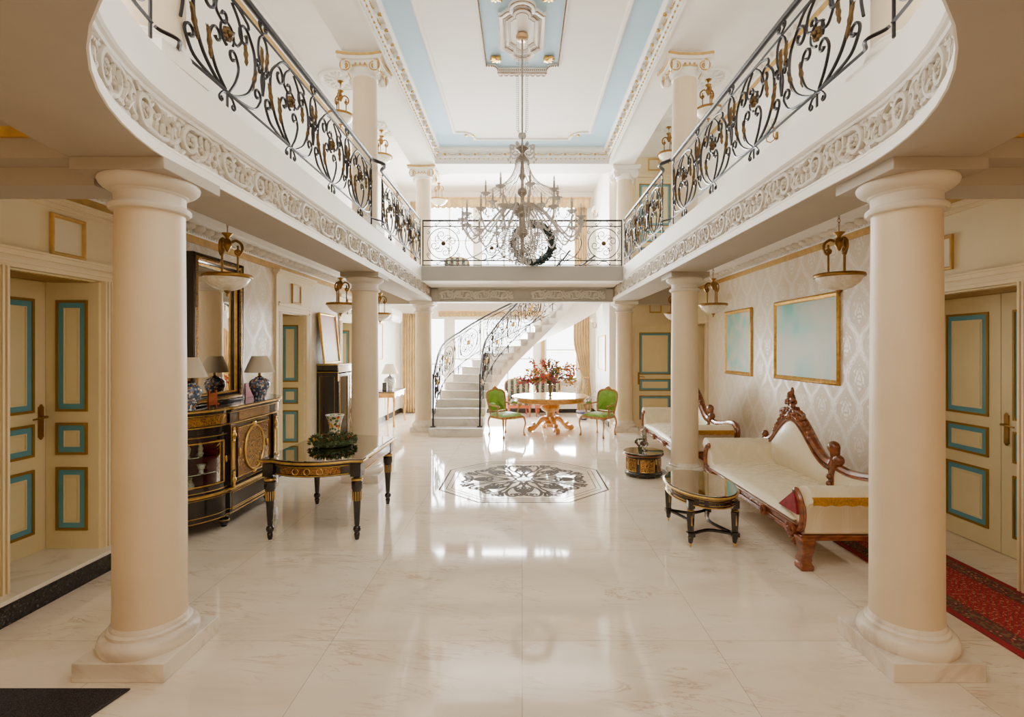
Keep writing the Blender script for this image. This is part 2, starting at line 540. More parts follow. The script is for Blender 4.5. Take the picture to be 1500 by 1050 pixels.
ART4 = blur_art('grey_picture', [(214,212,208),(206,206,204),(222,220,214)], 2.0, 8.0)
CANVAS = simple('plain_panel', (226,214,186), 0.6, var=0.02)
LEAF = simple('leaf_green', (70,104,36), 0.5, var=0.35, scale=14)
DLEAF = simple('dark_evergreen', (66,82,40), 0.6, var=0.4, scale=30)
BERRY = chintz('berry_mix', (120,70,30), [(170,50,30),(196,150,70),(140,92,40),(178,100,60)], 60)

SOFFIT = simple('shaded_soffit', (172,162,147), 0.65, var=0.015)  # undersides, cross beams and near abaci: their shade is put into the colour
CAPM = simple('capital_plaster', (218,209,195), 0.6, var=0.015)
BRIDGEM = simple('bridge_shade_taupe', (170,166,160), 0.6, var=0.015)  # backlit shade of the bridge front and beam, put into the colour
CLEARX = glass('clear_crystal', (236,240,238), opacity=0.16, fres=1.5)
# ================================================================== THE SHELL
XL, XR = -3.35, 3.6          # inner faces of the side walls
YF, YB = -3.6, 14.2          # entrance wall, window wall
YC = 11.6                    # cross wall with the corner door
ZA, ZU, ZC = 3.1, 6.05, 5.9  # lower aisle ceiling, upper aisle ceiling, coffer
CY = [2.95, 6.97, 11.10]     # column rows
CXL, CXR = -2.12, 2.19
RY = 2.95                    # centre of the rounded end of the gallery opening
YE = 10.85                   # far end of gallery sides
R0 = 1.92

def ov(r, n=24):
    """the opening outline at half width r: left side, rounded near end, right side"""
    p = [(-r, YE), (-r, 8.2), (-r, 5.6), (-r, RY)]
    for i in range(1, n):
        a = PI*i/n
        p.append((-r*math.cos(a), RY - r*math.sin(a)))
    p += [(r, RY), (r, 5.6), (r, 8.2), (r, YE)]
    return p
def edge(side, s, r):
    """point, tangent angle and inward normal at arc length s from the far end, side -1 / +1"""
    L = YE-RY
    if s <= L:
        return (side*r, YE-s), (-side, 0.0)
    a = (s-L)/R0
    return (side*r*math.cos(a), RY-r*math.sin(a)), (-side*math.cos(a), math.sin(a))

# ---- floor
f = MB(); f.box(-4.3, 4.3, YF-0.2, YB+0.3, -0.12, 0.0)
floor = struct(f.build('floor', FLOORM), 'polished cream marble floor in large slabs', 'floor')
# octagonal marquetry inlay
inl = MB()
OCX, OCY = 0.02, 6.95
def octa(s, c):
    return [(OCX+x*s, OCY+y*s) for x, y in ((-c,-1),(c,-1),(1,-c),(1,c),(c,1),(-c,1),(-1,c),(-1,-c))]
for s, w in ((1.05, 0.011), (0.97, 0.005), (0.91, 0.005)):
    o8 = octa(s, 0.5); inl.sweep([(-w,0.0),(-w,0.0012),(w,0.0012),(w,0.0)], o8, closed=True)
def flat_curve(c, w):
    inl.tube([(x,y,0.0004) for x,y in c], [1.55*w*(0.55+0.45*math.sin(PI*min(1,max(0,i/len(c))))) for i in range(len(c))], 4, flat=0.12/ max(w,0.001)*0.006, up=(0,0,1))
def mm2(c, m): return [(x, m*y) for x,y in c]
for k in range(8):
    A = k*PI/4+PI/8; ca, sa = math.cos(A), math.sin(A)
    def rt(c): return [(OCX+1.12*(ca*x-sa*y), OCY+1.12*(sa*x+ca*y)) for x,y in c]
    for m in (1,-1):
        def mm(c): return [(x, m*y) for x,y in c]
        flat_curve(rt(mm(curl([(0.10,0.0),(0.22,0.05),(0.38,0.05),(0.52,0.14)], 1, 0.075, 1.3, 0.25))), 0.016)
        flat_curve(rt(mm(curl([(0.30,0.045),(0.45,0.02),(0.60,0.04),(0.70,0.10)], 1, 0.06, 1.2, 0.25))), 0.014)
        flat_curve(rt(mm(curl([(0.20,0.04),(0.26,0.10),(0.36,0.17)], -1, 0.05, 1.1, 0.3))), 0.012)
    for m in (1,-1):
        flat_curve(rt(mm2(curl([(0.44,0.17),(0.52,0.235),(0.62,0.25)], -1, 0.05, 1.2, 0.3), m)), 0.015)
        flat_curve(rt(mm2(curl([(0.12,0.02),(0.17,0.055),(0.20,0.08)], 1, 0.03, 1.0, 0.4), m)), 0.012)
        flat_curve(rt(mm2(curl([(0.56,0.03),(0.66,0.025),(0.73,0.06)], -1, 0.03, 1.0, 0.4), m)), 0.012)
    flat_curve(rt([(0.62,0.0),(0.68,0.012),(0.76,0.0)]), 0.02)
flat_curve([(OCX+x,OCY+y) for x,y in circ(0,0,0.11)]+[(OCX+0.11,OCY)], 0.012)
INLM = simple('dark_inlay_stone', (80,68,58), 0.7, var=0.2, Specular_IOR_Level=0.1)
o = inl.build('floor_inlay', INLM, floor); o['label'] = 'dark scrolling octagonal inlay'

# ---- walls with openings
def wall_y(mb, x0, x1, y0, y1, z0, z1, opens, cuts=(), matf=lambda y, z: 0):
    """wall running along Y between x0 and x1, openings (a,b,zb,zt)"""
    ys = sorted({y0, y1, *[q for o in opens for q in o[:2]], *cuts})
    for a, b in zip(ys[:-1], ys[1:]):
        mid = (a+b)/2
        op = [o for o in opens if o[0] <= mid <= o[1]]
        zs = [(z0, z1)]
        if op:
            _, _, zb, zt = op[0]
            zs = ([(z0, zb)] if zb > z0+1e-4 else []) + [(zt, z1)]
        for p, q in zs:
            segs = [(p, q)] if not (p < ZA < q) else [(p, ZA), (ZA, q)]
            for u, w in segs:
                mb.m = matf(mid, (u+w)/2); mb.box(x0, x1, a, b, u, w)
LO = [(3.35,4.12,0.15,2.29), (7.16,7.97,0.15,2.27), (9.55,10.32,0.15,2.27)]
RO = [(3.73,5.10,0.0,2.235), (10.1,11.1,0.0,2.27)]
w = MB(); wall_y(w, XL-0.5, XL, YF, YB+0.2, 0, ZU+0.1, LO, (4.62, 11.4), lambda y, z: 2 if z > ZA else (0 if y < 4.62 else (1 if y < 11.4 else 2)))
struct(w.build('wall_left', [WALLC, WALLPAPER, WHITE]), 'side wall with damask paper behind the black cabinet', 'wall')
w = MB(); wall_y(w, XR, XR+0.55, YF, YC+0.15, 0, ZU+0.1, RO, (5.22, 10.0), lambda y, z: 2 if z > ZA else (0 if y < 5.22 or y > 10.0 else 1))
struct(w.build('wall_right', [WALLC, WALLPAPER, WHITE]), 'side wall with damask paper behind the sofas', 'wall')
w = MB(); w.box(2.1, XR+0.55, YC, YC+0.15, 0, ZU+0.1); 
struct(w.build('wall_corner', [WALLC]), 'cream cross wall holding the blue-panelled corner door', 'wall')
w = MB(); w.box(1.95, 2.1, YC-0.02, YB+0.2, 0, ZU+0.1)
struct(w.build('wall_stair_side', [WHITE]), 'white side wall beyond the flower table', 'wall')
LW = [(-2.72,-2.1,0.05,2.62), (-1.9,0.35,0.35,2.6), (0.62,1.52,0.9,2.55)]
UW = [(-2.7,-1.3,3.75,5.7), (-1.15,0.15,3.75,5.7), (0.3,1.5,3.75,5.7)]
w = MB()
xs = sorted({XL-0.5, 2.1, *[q for o in LW+UW for q in o[:2]]})
for a, b in zip(xs[:-1], xs[1:]):
    mid = (a+b)/2; z = 0.0
    for o in sorted([o for o in LW+UW if o[0] <= mid <= o[1]], key=lambda o: o[2]):
        w.box(a, b, YB, YB+0.2, z, o[2]); z = o[3]
    w.box(a, b, YB, YB+0.2, z, ZU+0.1)
struct(w.build('wall_back', [WHITE]), 'white window wall behind the staircase', 'wall')
w = MB()
w.box(XL-0.5, XR+0.55, YF-0.2, YF, 0, ZU+.1)
struct(w.build('wall_front', [WALLC]), 'cream entrance wall', 'wall')

def window(n, x0, x1, z0, z1, y, cols, rows, lab):
    e = sempty('window_%d' % n, lab, 'window', ((x0+x1)/2, y, z0)); W = x1-x0; H = z1-z0
    m = MB(); t = 0.05
    for a, b in ((-W/2,-W/2+t),(W/2-t,W/2)): m.box(a, b, 0.02, 0.10, 0, H)
    for a, b in ((0,t),(H-t,H)): m.box(-W/2+t, W/2-t, 0.02, 0.10, a, b)
    for i in range(1, cols): q = -W/2+W*i/cols; m.box(q-0.022, q+0.022, 0.035, 0.085, t, H-t)
    for i in range(1, rows): q = H*i/rows; m.box(-W/2+t, W/2-t, 0.04, 0.08, q-0.015, q+0.015)
    m.build('window_frame', WHITE, e)
    g = MB(); g.box(-W/2+t, W/2-t, 0.056, 0.064, t, H-t); g.build('window_glass', WINGLASS, e)
    return e
k = 1
for (a,b,c,d), lab in zip(LW, ('tall garden window beside the pale column', 'wide window behind the curved staircase', 'window above the white radiator')):
    window(k, a, b, c, d, YB, 1 if b-a < 1 else 3, 2, lab); k += 1
for (a,b,c,d), lab in zip(UW, ('upper window at the wall lamp end', 'upper window at the middle', 'upper window beside the hanging gold curtain')):
    window(k, a, b, c, d, YB, 2, 2, lab); k += 1


# ---- gallery : soffit ring, fascia, aisle ceilings, bridge
g = MB()
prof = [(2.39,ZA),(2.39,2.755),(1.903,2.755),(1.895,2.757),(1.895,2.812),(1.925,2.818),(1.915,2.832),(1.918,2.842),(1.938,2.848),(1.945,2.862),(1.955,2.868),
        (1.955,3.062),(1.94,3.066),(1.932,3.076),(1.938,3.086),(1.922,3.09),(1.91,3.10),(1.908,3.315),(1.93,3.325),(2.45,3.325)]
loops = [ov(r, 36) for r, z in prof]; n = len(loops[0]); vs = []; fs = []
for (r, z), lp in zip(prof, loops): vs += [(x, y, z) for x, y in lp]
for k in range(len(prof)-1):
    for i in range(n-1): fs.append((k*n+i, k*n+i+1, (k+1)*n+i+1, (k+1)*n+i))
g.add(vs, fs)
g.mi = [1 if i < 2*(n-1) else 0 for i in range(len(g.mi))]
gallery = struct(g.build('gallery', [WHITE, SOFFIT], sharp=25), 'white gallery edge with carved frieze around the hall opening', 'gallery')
# carved frieze
def frieze(mb, put, L, per=0.40):
    """put(s,t,nrm) -> point : running acanthus scrolls, t 0..0.19"""
    cnt = int(L/per)
    for i in range(cnt):
        c0 = (i+0.5)*per; fl = 1 if i % 2 == 0 else -1
        def P(pts, w): return [put(c0+u, 0.095+fl*v, w) for u, v in pts]
        def T(pts, r, w=0.005, n=6):
            k = len(pts); mb.tube(P(pts, w), [r*(0.5+0.55*math.sin(PI*(0.12+0.86*j/k))) for j in range(k)], n)
        def LF(u, v, a, L, r):
            T([(u+L*q*math.cos(a+0.5*q), v+L*q*math.sin(a+0.5*q)) for q in (0,0.25,0.5,0.75,1.0)], r, 0.009, 5)
        T(curl([(-0.20,-0.07),(-0.13,-0.085),(-0.05,-0.08),(0.03,-0.072),(0.075,-0.02)], 1, 0.064, 1.3, 0.32, 4, 26), 0.021, 0.008)
        T(curl([(-0.17,-0.06),(-0.16,0.0),(-0.12,0.055),(-0.06,0.078)], -1, 0.05, 0.55, 0.5, 4, 30), 0.019)
        T(curl([(0.06,-0.07),(0.12,-0.05),(0.15,0.0)], 1, 0.035, 0.8, 0.4, 4, 30), 0.018)
        T(curl([(0.10,0.02),(0.13,0.055),(0.18,0.075)], -1, 0.02, 0.5, 0.5, 4, 30), 0.020)
        for j in range(7):
            a = j*2*PI/7+0.3; q = put(c0+0.01+0.026*math.cos(a), 0.095+fl*(-0.005+0.026*math.sin(a)), 0.016)
            mb.ell(q, 0.0145, nu=6, nv=4)
        mb.ell(put(c0+0.01, 0.095-fl*0.005, 0.026), 0.015, nu=6, nv=4)
        for (u, v, a, L, r) in ((-0.15,-0.07,1.2,0.07,0.016),(-0.10,-0.08,1.0,0.06,0.015),(-0.13,0.05,-1.4,0.07,0.015),(-0.07,0.078,-1.2,0.05,0.014),(0.0,0.08,2.6,0.07,0.015),(0.05,0.075,0.2,0.06,0.014),
                (0.10,-0.05,0.9,0.07,0.016),(0.17,-0.07,1.8,0.08,0.017),(0.19,0.06,-1.9,0.08,0.016),(0.12,0.03,0.6,0.07,0.015),(-0.19,0.0,0.8,0.07,0.016),(-0.19,0.07,-0.6,0.06,0.014),(0.16,0.0,0.9,0.06,0.015)):
            LF(u, v, a, L, r)
        for (u, v, r) in ((-0.195,0.035,0.02),(-0.15,-0.025,0.017),(0.17,-0.045,0.02),(0.19,0.025,0.018),(-0.03,0.083,0.016),(0.10,-0.078,0.016),(-0.10,0.015,0.015)):
            mb.ell(put(c0+u, 0.095+fl*v, 0.009), r, nu=6, nv=4)
FRZ = simple('frieze_plaster', (188,177,160), 0.6, var=0.05)
for side in (-1, 1):
    m = MB()
    def put(s, t, wv, side=side):
        (x, y), (nx, ny) = edge(side, s+0.02, 1.955)
        return (x+nx*wv, y+ny*wv, 2.868+t)
    frieze(m, put, YE-RY+R0*PI/2-0.1)
    o = m.build('carved_frieze', FRZ, gallery, sharp=60)
# aisle ceilings (also upper floors)
c = MB(); p = ov(2.36, 36)
for (ax, ay), (bx, by) in zip(p[:-1], p[1:]):
    s = -4.2 if (ax+bx) < 0 else 4.2
    vs = [(ax,ay,ZA),(bx,by,ZA),(s,by,ZA),(s,ay,ZA),(ax,ay,3.31),(bx,by,3.31),(s,by,3.31),(s,ay,3.31)]
    c.add(vs, [(0,1,2,3),(4,5,6,7),(0,1,5,4),(2,3,7,6),(1,2,6,5),(0,3,7,4)])
c.box(-4.2, 4.2, YF, RY-2.36, ZA, 3.31)
c.box(-4.2, -2.30, YE, 14.3, ZA, 3.31); c.box(2.30, 4.2, YE, YC+0.1, ZA, 3.31)
c.box(-2.3, 1.95, 13.5, 14.25, 3.0, 3.32)
struct(c.build('ceiling_lower', CEIL), 'white ceiling over the side aisles', 'ceiling')
b = MB()
for s, x0, x1 in ((-1, XL, -2.37), (1, 2.37, XR)):
    b.box(x0, x1, 2.72, 2.86, 2.755, ZA); b.box(x0, x1, 2.86, 3.12, 2.655, ZA)
    b.box(x0, x1, 10.92, 11.3, 2.70, ZA)
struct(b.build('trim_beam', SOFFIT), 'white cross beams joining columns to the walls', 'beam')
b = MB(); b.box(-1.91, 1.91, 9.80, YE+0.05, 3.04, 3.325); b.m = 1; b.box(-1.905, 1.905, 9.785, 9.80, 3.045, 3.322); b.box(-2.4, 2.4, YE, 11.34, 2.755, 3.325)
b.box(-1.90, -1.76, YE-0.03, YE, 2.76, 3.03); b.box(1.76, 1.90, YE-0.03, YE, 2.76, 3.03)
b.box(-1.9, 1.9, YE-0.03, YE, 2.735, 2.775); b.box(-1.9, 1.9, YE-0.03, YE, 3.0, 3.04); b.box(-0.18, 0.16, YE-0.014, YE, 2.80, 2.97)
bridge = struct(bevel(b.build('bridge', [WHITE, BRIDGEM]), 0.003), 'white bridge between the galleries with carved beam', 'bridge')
m = MB()
for s0, L in ((-1.72, 1.52), (0.20, 1.52)):
    frieze(m, lambda s, t, wv, s0=s0: (s0+s, YE-wv, 2.79+t), L, 0.38)
m.build('carved_frieze', simple('pale_frieze_plaster', (206,201,194), 0.6, var=0.03), bridge, sharp=60)

# upper ceilings, beams, coffer
c = MB()
c.box(-4.2, -1.83, YF, YB+0.2, ZU, ZU+0.1); c.box(1.83, 4.2, YF, YB+0.2, ZU, ZU+0.1)
c.box(-1.83, 1.83, 11.2, YB+0.2, ZU, ZU+0.1)
struct(c.build('ceiling_upper', CEIL), 'white upper ceiling over the galleries', 'ceiling')
b = MB(); b.box(-2.345, -1.83, YF, 11.35, 5.62, ZU); b.box(1.83, 2.345, YF, 11.35, 5.62, ZU); b.box(-1.83, 1.83, 10.77, 11.35, 5.60, ZU)
struct(b.build('trim_upper_beam', CEIL), 'white beams around the coffered ceiling', 'beam')
c = MB(); c.box(-1.84, 1.84, YF, 10.78, ZC, ZC+0.1)
coffer = struct(c.build('ceiling_coffer', BLUEC), 'pale blue coffered ceiling with white centre panel', 'ceiling')
def notch(x0, x1, y0, y1, a, b, k=5):
    """rectangle with stepped, scooped corners (counter-clockwise)"""
    q = [(0,a),(0.45*b,a)] + [(0.45*b+0.55*b*math.sin(t*PI/2/k), a*(math.cos(t*PI/2/k))) for t in range(1, k)] + [(b,0)]
    pts = []
    pts += [(x1-u, y1-v) for u, v in q]
    pts += [(x0+u, y1-v) for u, v in reversed(q)]
    pts += [(x0+u, y0+v) for u, v in q]
    pts += [(x1-u, y0+v) for u, v in reversed(q)]
    return pts
wp = notch(-1.3, 1.3, 3.2, 10.2, 0.32, 0.37)
c = MB(); c.prism(wp, ZC-0.006, ZC+0.01); c.sweep([(-0.03,ZC),(-0.03,ZC-0.02),(-0.01,ZC-0.035),(0.02,ZC-0.03),(0.035,ZC-0.012),(0.035,ZC)], wp, closed=True)
c.build('centre_panel', CEIL, coffer)
bp = notch(-0.52, 0.52, 5.83, 7.61, 0.10, 0.16)
c = MB(); c.m = 0; c.prism(bp, ZC-0.012, ZC-0.005)
c.build('blue_panel', BLUEC, coffer)
BRN = simple('antique_gilt_edge', (122,92,56), 0.4, 0.5, var=0.35, scale=40)
c = MB(); c.sweep([(-0.035,ZC-0.004),(-0.035,ZC-0.03),(-0.02,ZC-0.04),(0.0,ZC-0.035),(0.008,ZC-0.01)], bp, closed=True); c.build('panel_moulding', CEIL, coffer)
c = MB()
for i, (x, y) in enumerate(bp):
    x2, y2 = bp[(i+1) % len(bp)]; L = math.hypot(x2-x, y2-y); kk = max(1, int(L/0.03))
    for j in range(kk): c.ell((x+(x2-x)*j/kk, y+(y2-y)*j/kk, ZC-0.042), 0.012, nu=5, nv=3)
c.build('panel_beading', BRN, coffer)
# medallion outline
def med(sx, sy, cy=6.72):
    q = []
    for a in range(0, 91, 15): q.append((0.15*math.cos(math.radians(90-a*0.9)), 0.47+0.15*math.sin(math.radians(90-a*0.9))))
    q += [(0.15,0.43),(0.175,0.43),(0.25,0.35),(0.28,0.35),(0.28,0.0)]
    full = [(-x, y) for x, y in q][::1]
    right = q[::-1]                       # from (0.28,0) up to the top
    pts = right + [(-x, y) for x, y in q[1:]]
    pts = pts + [(x, -y) for x, y in reversed(pts[1:-1])]
    return [(x*sx, cy+y*sy) for x, y in pts]
mo = med(1.0, 1.0)
c = MB(); c.prism(mo, ZC-0.035, ZC-0.01); c.sweep([(-0.02,ZC-0.012),(-0.02,ZC-0.05),(0.0,ZC-0.065),(0.03,ZC-0.06),(0.05,ZC-0.04)], mo, closed=True)
mi_ = med(0.66, 0.74)
c.sweep([(-0.03,ZC-0.034),(-0.025,ZC-0.055),(0.0,ZC-0.06),(0.02,ZC-0.034)], mi_, closed=True)
medal = c.build('ceiling_medallion', CEIL, coffer)
c = MB()
for sx, sy, r in ((1.04,1.03,0.007),(0.86,0.90,0.006),(0.74,0.80,0.008),(0.55,0.64,0.005)):
    pp = med(sx, sy); c.tube([(x,y,ZC-0.055 if sx > 0.6 else ZC-0.036) for x,y in pp], r, 5, closed=True)
c.build('medallion_lines', BRN, coffer)
c = MB()
c.box(-0.37, 0.37, 7.66, 7.70, ZC-0.05, ZC); c.box(-0.33, 0.33, 7.70, 7.80, ZC-0.03, ZC); c.build('end_ornament', CEIL, coffer)
c = MB()
for i in range(9):
    x = -0.32+0.08*i; c.tube([(x+0.035*math.cos(t/8*2*PI), 7.755+0.035*math.sin(t/8*2*PI), ZC-0.04) for t in range(8)], 0.008, 5, closed=True)
c.tube([(-0.37,7.68,ZC-0.055),(0.37,7.68,ZC-0.055)], 0.01, 5); c.build('end_ornament_gilding', BRN, coffer)
c = MB()
for sx in (-1, 1):
    for y, dy in ((7.32,1),(6.02,-1)):
        for j in range(5):
            a = PI/4*(1 if sx*dy > 0 else 3)+ (j-2)*0.5
            L = 0.17-0.022*abs(j-2)
            c.ell((sx*0.34+0.4*L*math.cos(a), y+0.4*L*math.sin(a), ZC-0.03), L*0.5, 0.028, 0.026, 6, 4, Matrix.Rotation(a, 3, 'Z'))
        c.ell((sx*0.34, y, ZC-0.035), 0.045, nu=6, nv=4)
    c.ell((sx*1.02, 9.98, ZC-0.02), 0.02, nu=6, nv=4)
    for j in range(7):
        a = PI*j/6
        c.ell((sx*1.02+0.07*math.cos(a), 10.02-0.045*math.sin(a), ZC-0.02), 0.028, 0.02, 0.02, 6, 4)
c.build('gilt_leaf_ornaments', GILT, coffer)
# cornice of the coffer
cp = [(1.83,YF+0.1),(1.83,10.77),(-1.83,10.77),(-1.83,YF+0.1)]
c = MB(); c.sweep([(0.0,5.595),(0.02,5.60),(0.022,5.615),(0.014,5.62),(0.014,5.665),(0.03,5.672),(0.034,5.685),(0.03,5.71),(0.05,5.72),(0.055,5.735),(0.055,5.82),(0.115,5.832),(0.12,5.85),(0.145,5.865),(0.15,5.90),(0.0,5.90)], cp)
gold = MB()
def along(step, z, fn, y0=3.3):
    k = int((10.72-y0)/step)
    for i in range(k):
        y = 10.70-(i+0.5)*step
        for s in (-1, 1): fn(s*1.83, y, -s, 0.0)
    k = int(3.5/step)
    for i in range(k): fn(-1.75+(i+0.5)*step, 10.77, 0.0, -1.0)
def dent(x, y, nx, ny):
    cx, cy = x+nx*0.02, y+ny*0.02
    if nx: c.box(cx-0.012, cx+0.012, y-0.013, y+0.013, 5.622, 5.665)
    else: c.box(x-0.013, x+0.013, cy-0.012, cy+0.012, 5.622, 5.665)
along(0.05, 0, dent)
along(0.10, 0, lambda x, y, nx, ny: gold.ell((x+nx*0.04, y+ny*0.04, 5.697), 0.015, nu=6, nv=4))
def modil(x, y, nx, ny):
    tx, ty = -ny, nx
    for q, h0, h1, wd in ((0.06, 5.745, 5.822, 0.04), (0.095, 5.775, 5.826, 0.034)):
        a = (x+nx*0.05-tx*wd, y+ny*0.05-ty*wd); b_ = (x+nx*(0.05+q*0.75)+tx*wd, y+ny*(0.05+q*0.75)+ty*wd)
        c.box(a[0], b_[0], a[1], b_[1], h0, h1)
    for j in (-1, 0, 1):
        gold.ell((x+nx*0.125+tx*0.018*j, y+ny*0.125+ty*0.018*j, 5.775-0.012*abs(j)), 0.014, nu=5, nv=4)
    gold.ell((x+nx*0.105, y+ny*0.105, 5.755), 0.017, nu=5, nv=4)
    for j in range(7):
        u = -0.09+0.03*j; 
        gold.ell((x+tx*(0.155+u)+nx*0.062, y+ty*(0.155+u)+ny*0.062, 5.80-0.028*(1-(u/0.1)**2)), 0.012, nu=5, nv=3)
along(0.31, 0, modil)
cor = struct(c.build('trim_cornice', CEIL, sharp=30), 'white dentil cornice with gilt accents around the blue ceiling', 'cornice')
o = gold.build('gilt_accents', GILT, cor)

# aisle cornices with modillions and gold bands
def aisle(name, x, nx, y0, y1, zb, gap, top, lab, y_mod):
    c = MB(); path = [(x, y0), (x, y1)] if nx < 0 else [(x, y1), (x, y0)]
    zt = zb+0.075
    c.sweep([(0,zt),(0.02,zt),(0.025,zt+0.012),(0.018,zt+0.03),(0.03,zt+0.038),(0.03,zt+0.085),(0.12,zt+0.09),(0.125,zt+0.11),(0.15,zt+0.125),(0.15,top),(0,top)], path)
    k = int((y1-y_mod)/0.155)
    for i in range(k):
        y = y_mod+i*0.155
        c.ell((x+nx*0.085, y, zt+0.060), 0.072, 0.046, 0.042, 8, 6); c.box(x+nx*0.02, x+nx*0.10, y-0.035, y+0.035, zt+0.066, zt+0.092)
    k = int((y1-y_mod)/0.045)
    for i in range(k):
        y = y_mod+i*0.045; c.box(x+nx*0.02, x+nx*0.032, y-0.012, y+0.012, zt+0.012, zt+0.03)
    e = struct(c.build(name, WHITE, sharp=35), lab, 'cornice')
    g = MB(); g.box(x, x+nx*0.012, y0, y1, zb, zt); g.build('gold_band', GOLDP, e)
aisle('trim_cornice_left', XL, 1, 3.13, 10.92, 2.825, 0, ZA, 'white modillion cornice with gold band above the tall mirror', 3.2)
aisle('trim_cornice_right', XR, -1, 3.13, 10.92, 2.945, 0, ZA+0.02, 'white modillion cornice with gold band above the teal pictures', 3.2)
c = MB()
for x0, x1 in ((XL, -2.3), (2.3, XR)):
    c.box(x0, x1, 2.70, 2.722, 2.86, 2.915)
struct(c.build('trim_gold_band', GOLDP), 'gold band across the near beams', 'band')
# upper aisle gold bands and cornice
for nm, x, nx in (('trim_upper_band_left', XL, 1), ('trim_upper_band_right', XR, -1)):
    c = MB(); c.box(x, x+nx*0.012, 2.0, YB if nx > 0 else YC, 5.80, 5.87); struct(c.build(nm, GOLDP), 'gold band under the upper ceiling', 'band')
    c = MB(); path = [(x, 2.0), (x, YC)] if nx < 0 else [(x, YB), (x, 2.0)]
    c.sweep([(0,5.87),(0.02,5.87),(0.05,5.95),(0.10,5.97),(0.10,ZU),(0,ZU)], path)
    for i in range(60): c.cbox((x+nx*0.05, 2.1+0.155*i, 5.93), 0.06, 0.07, 0.06)
    struct(c.build(nm.replace('band', 'cornice'), WHITE), 'white cornice of the upper gallery', 'cornice')
# ceiling roses
rose = MB()
def rosette(mb, c, R):
    mb.lathe([(0.0,-0.03),(R*0.12,-0.034),(R*0.3,-0.02),(R*0.34,-0.012),(R*0.8,-0.012),(R*0.86,-0.028),(R*0.96,-0.024),(R,0.0)], c, 28)
    for i in range(10):
        a = 2*PI*i/10; mb.ell((c[0]+R*0.57*math.cos(a), c[1]+R*0.57*math.sin(a), c[2]-0.018), R*0.2, R*0.09, 0.018, 6, 4, Matrix.Rotation(a, 3, 'Z'))
        a += PI/10; mb.ell((c[0]+R*0.68*math.cos(a), c[1]+R*0.68*math.sin(a), c[2]-0.016), R*0.06, nu=5, nv=3)
PEND_LOW = [(-2.75,4.82),(-2.75,7.83),(-2.75,10.0),(2.93,4.78),(2.93,7.93),(2.93,9.9)]
PEND_UP = [(-2.9,8.25),(-2.75,10.1),(-2.0,12.4),(2.95,8.2),(2.82,9.95)]
k = 1
for x, y in PEND_LOW:
    r = MB(); rosette(r, (x, y, ZA), 0.30); struct(r.build('trim_ceiling_rose', WHITE), 'white plaster ceiling rose over a hanging lamp', 'ceiling rose')
for x, y in PEND_UP:
    r = MB(); rosette(r, (x, y, ZU), 0.34); struct(r.build('trim_ceiling_rose', WHITE), 'white plaster ceiling rose over an upper hanging lamp', 'ceiling rose')

# ---- doors
def leaf_mesh(W, H, z=((0.16,0.665),(0.765,1.02),(1.11,2.0)), mx=0.11, t=0.045):
    s = H/2.14; m = MB(); m.m = 0; m.box(-W/2, W/2, 0, t, 0, H)
    for a, b in z:
        a *= s; b *= s; x0, x1 = -W/2+mx, W/2-mx
        def ring(w0, y0, y1, mat):
            m.m = mat
            m.box(x0+w0[0], x1-w0[0], y0, y1, a+w0[0], a+w0[1]); m.box(x0+w0[0], x1-w0[0], y0, y1, b-w0[1], b-w0[0])
            m.box(x0+w0[0], x0+w0[1], y0, y1, a+w0[1], b-w0[1]); m.box(x1-w0[1], x1-w0[0], y0, y1, a+w0[1], b-w0[1])
        ring((0, 0.02), -0.012, 0.0, 2); ring((0.02, 0.062), -0.005, 0.0, 1); ring((0.062, 0.070), -0.009, 0.0, 0)
        m.m = 0; m.box(x0+0.084, x1-0.084, -0.007, 0.0, a+0.084, b-0.084)
    return m
def leaf(parent, W, H, loc, rz, name='door_leaf', handle=0, mx=0.11):
    o = leaf_mesh(W, H, mx=mx).build(name, [DOORC, DOORB, DOORG], parent); o.location = loc; o.rotation_euler = (0,0,rz)
    if handle:
        h = MB(); x = handle*(W/2-0.055); s = H/2.14; z = 1.04*s
        h.box(x-0.02, x+0.02, -0.012, 0, z-0.13, z+0.11); h.ell((x, -0.008, z+0.11), 0.02, 0.006, 0.02); h.ell((x,-0.008,z-0.13),0.02,0.006,0.02)
        h.tube([(x,-0.01,z+0.03),(x,-0.055,z+0.03),(x-handle*0.03,-0.062,z+0.03),(x-handle*0.12,-0.06,z+0.022)], [0.010,0.010,0.009,0.007], 8)
        hd = h.build('door_handle', BRASS, o); hd['label'] = 'brass lever handle'
    return o
def flute(mb, x0, x1, z0, z1, y=0.0, d=0.03, k=3):
    mb.box(x0, x1, y-d*0.5, y, z0, z1)
    w = (x1-x0)/(2*k+1)
    for i in range(k+1): mb.box(x0+2*i*w, x0+(2*i+1)*w, y-d, y-d*0.5, z0, z1)
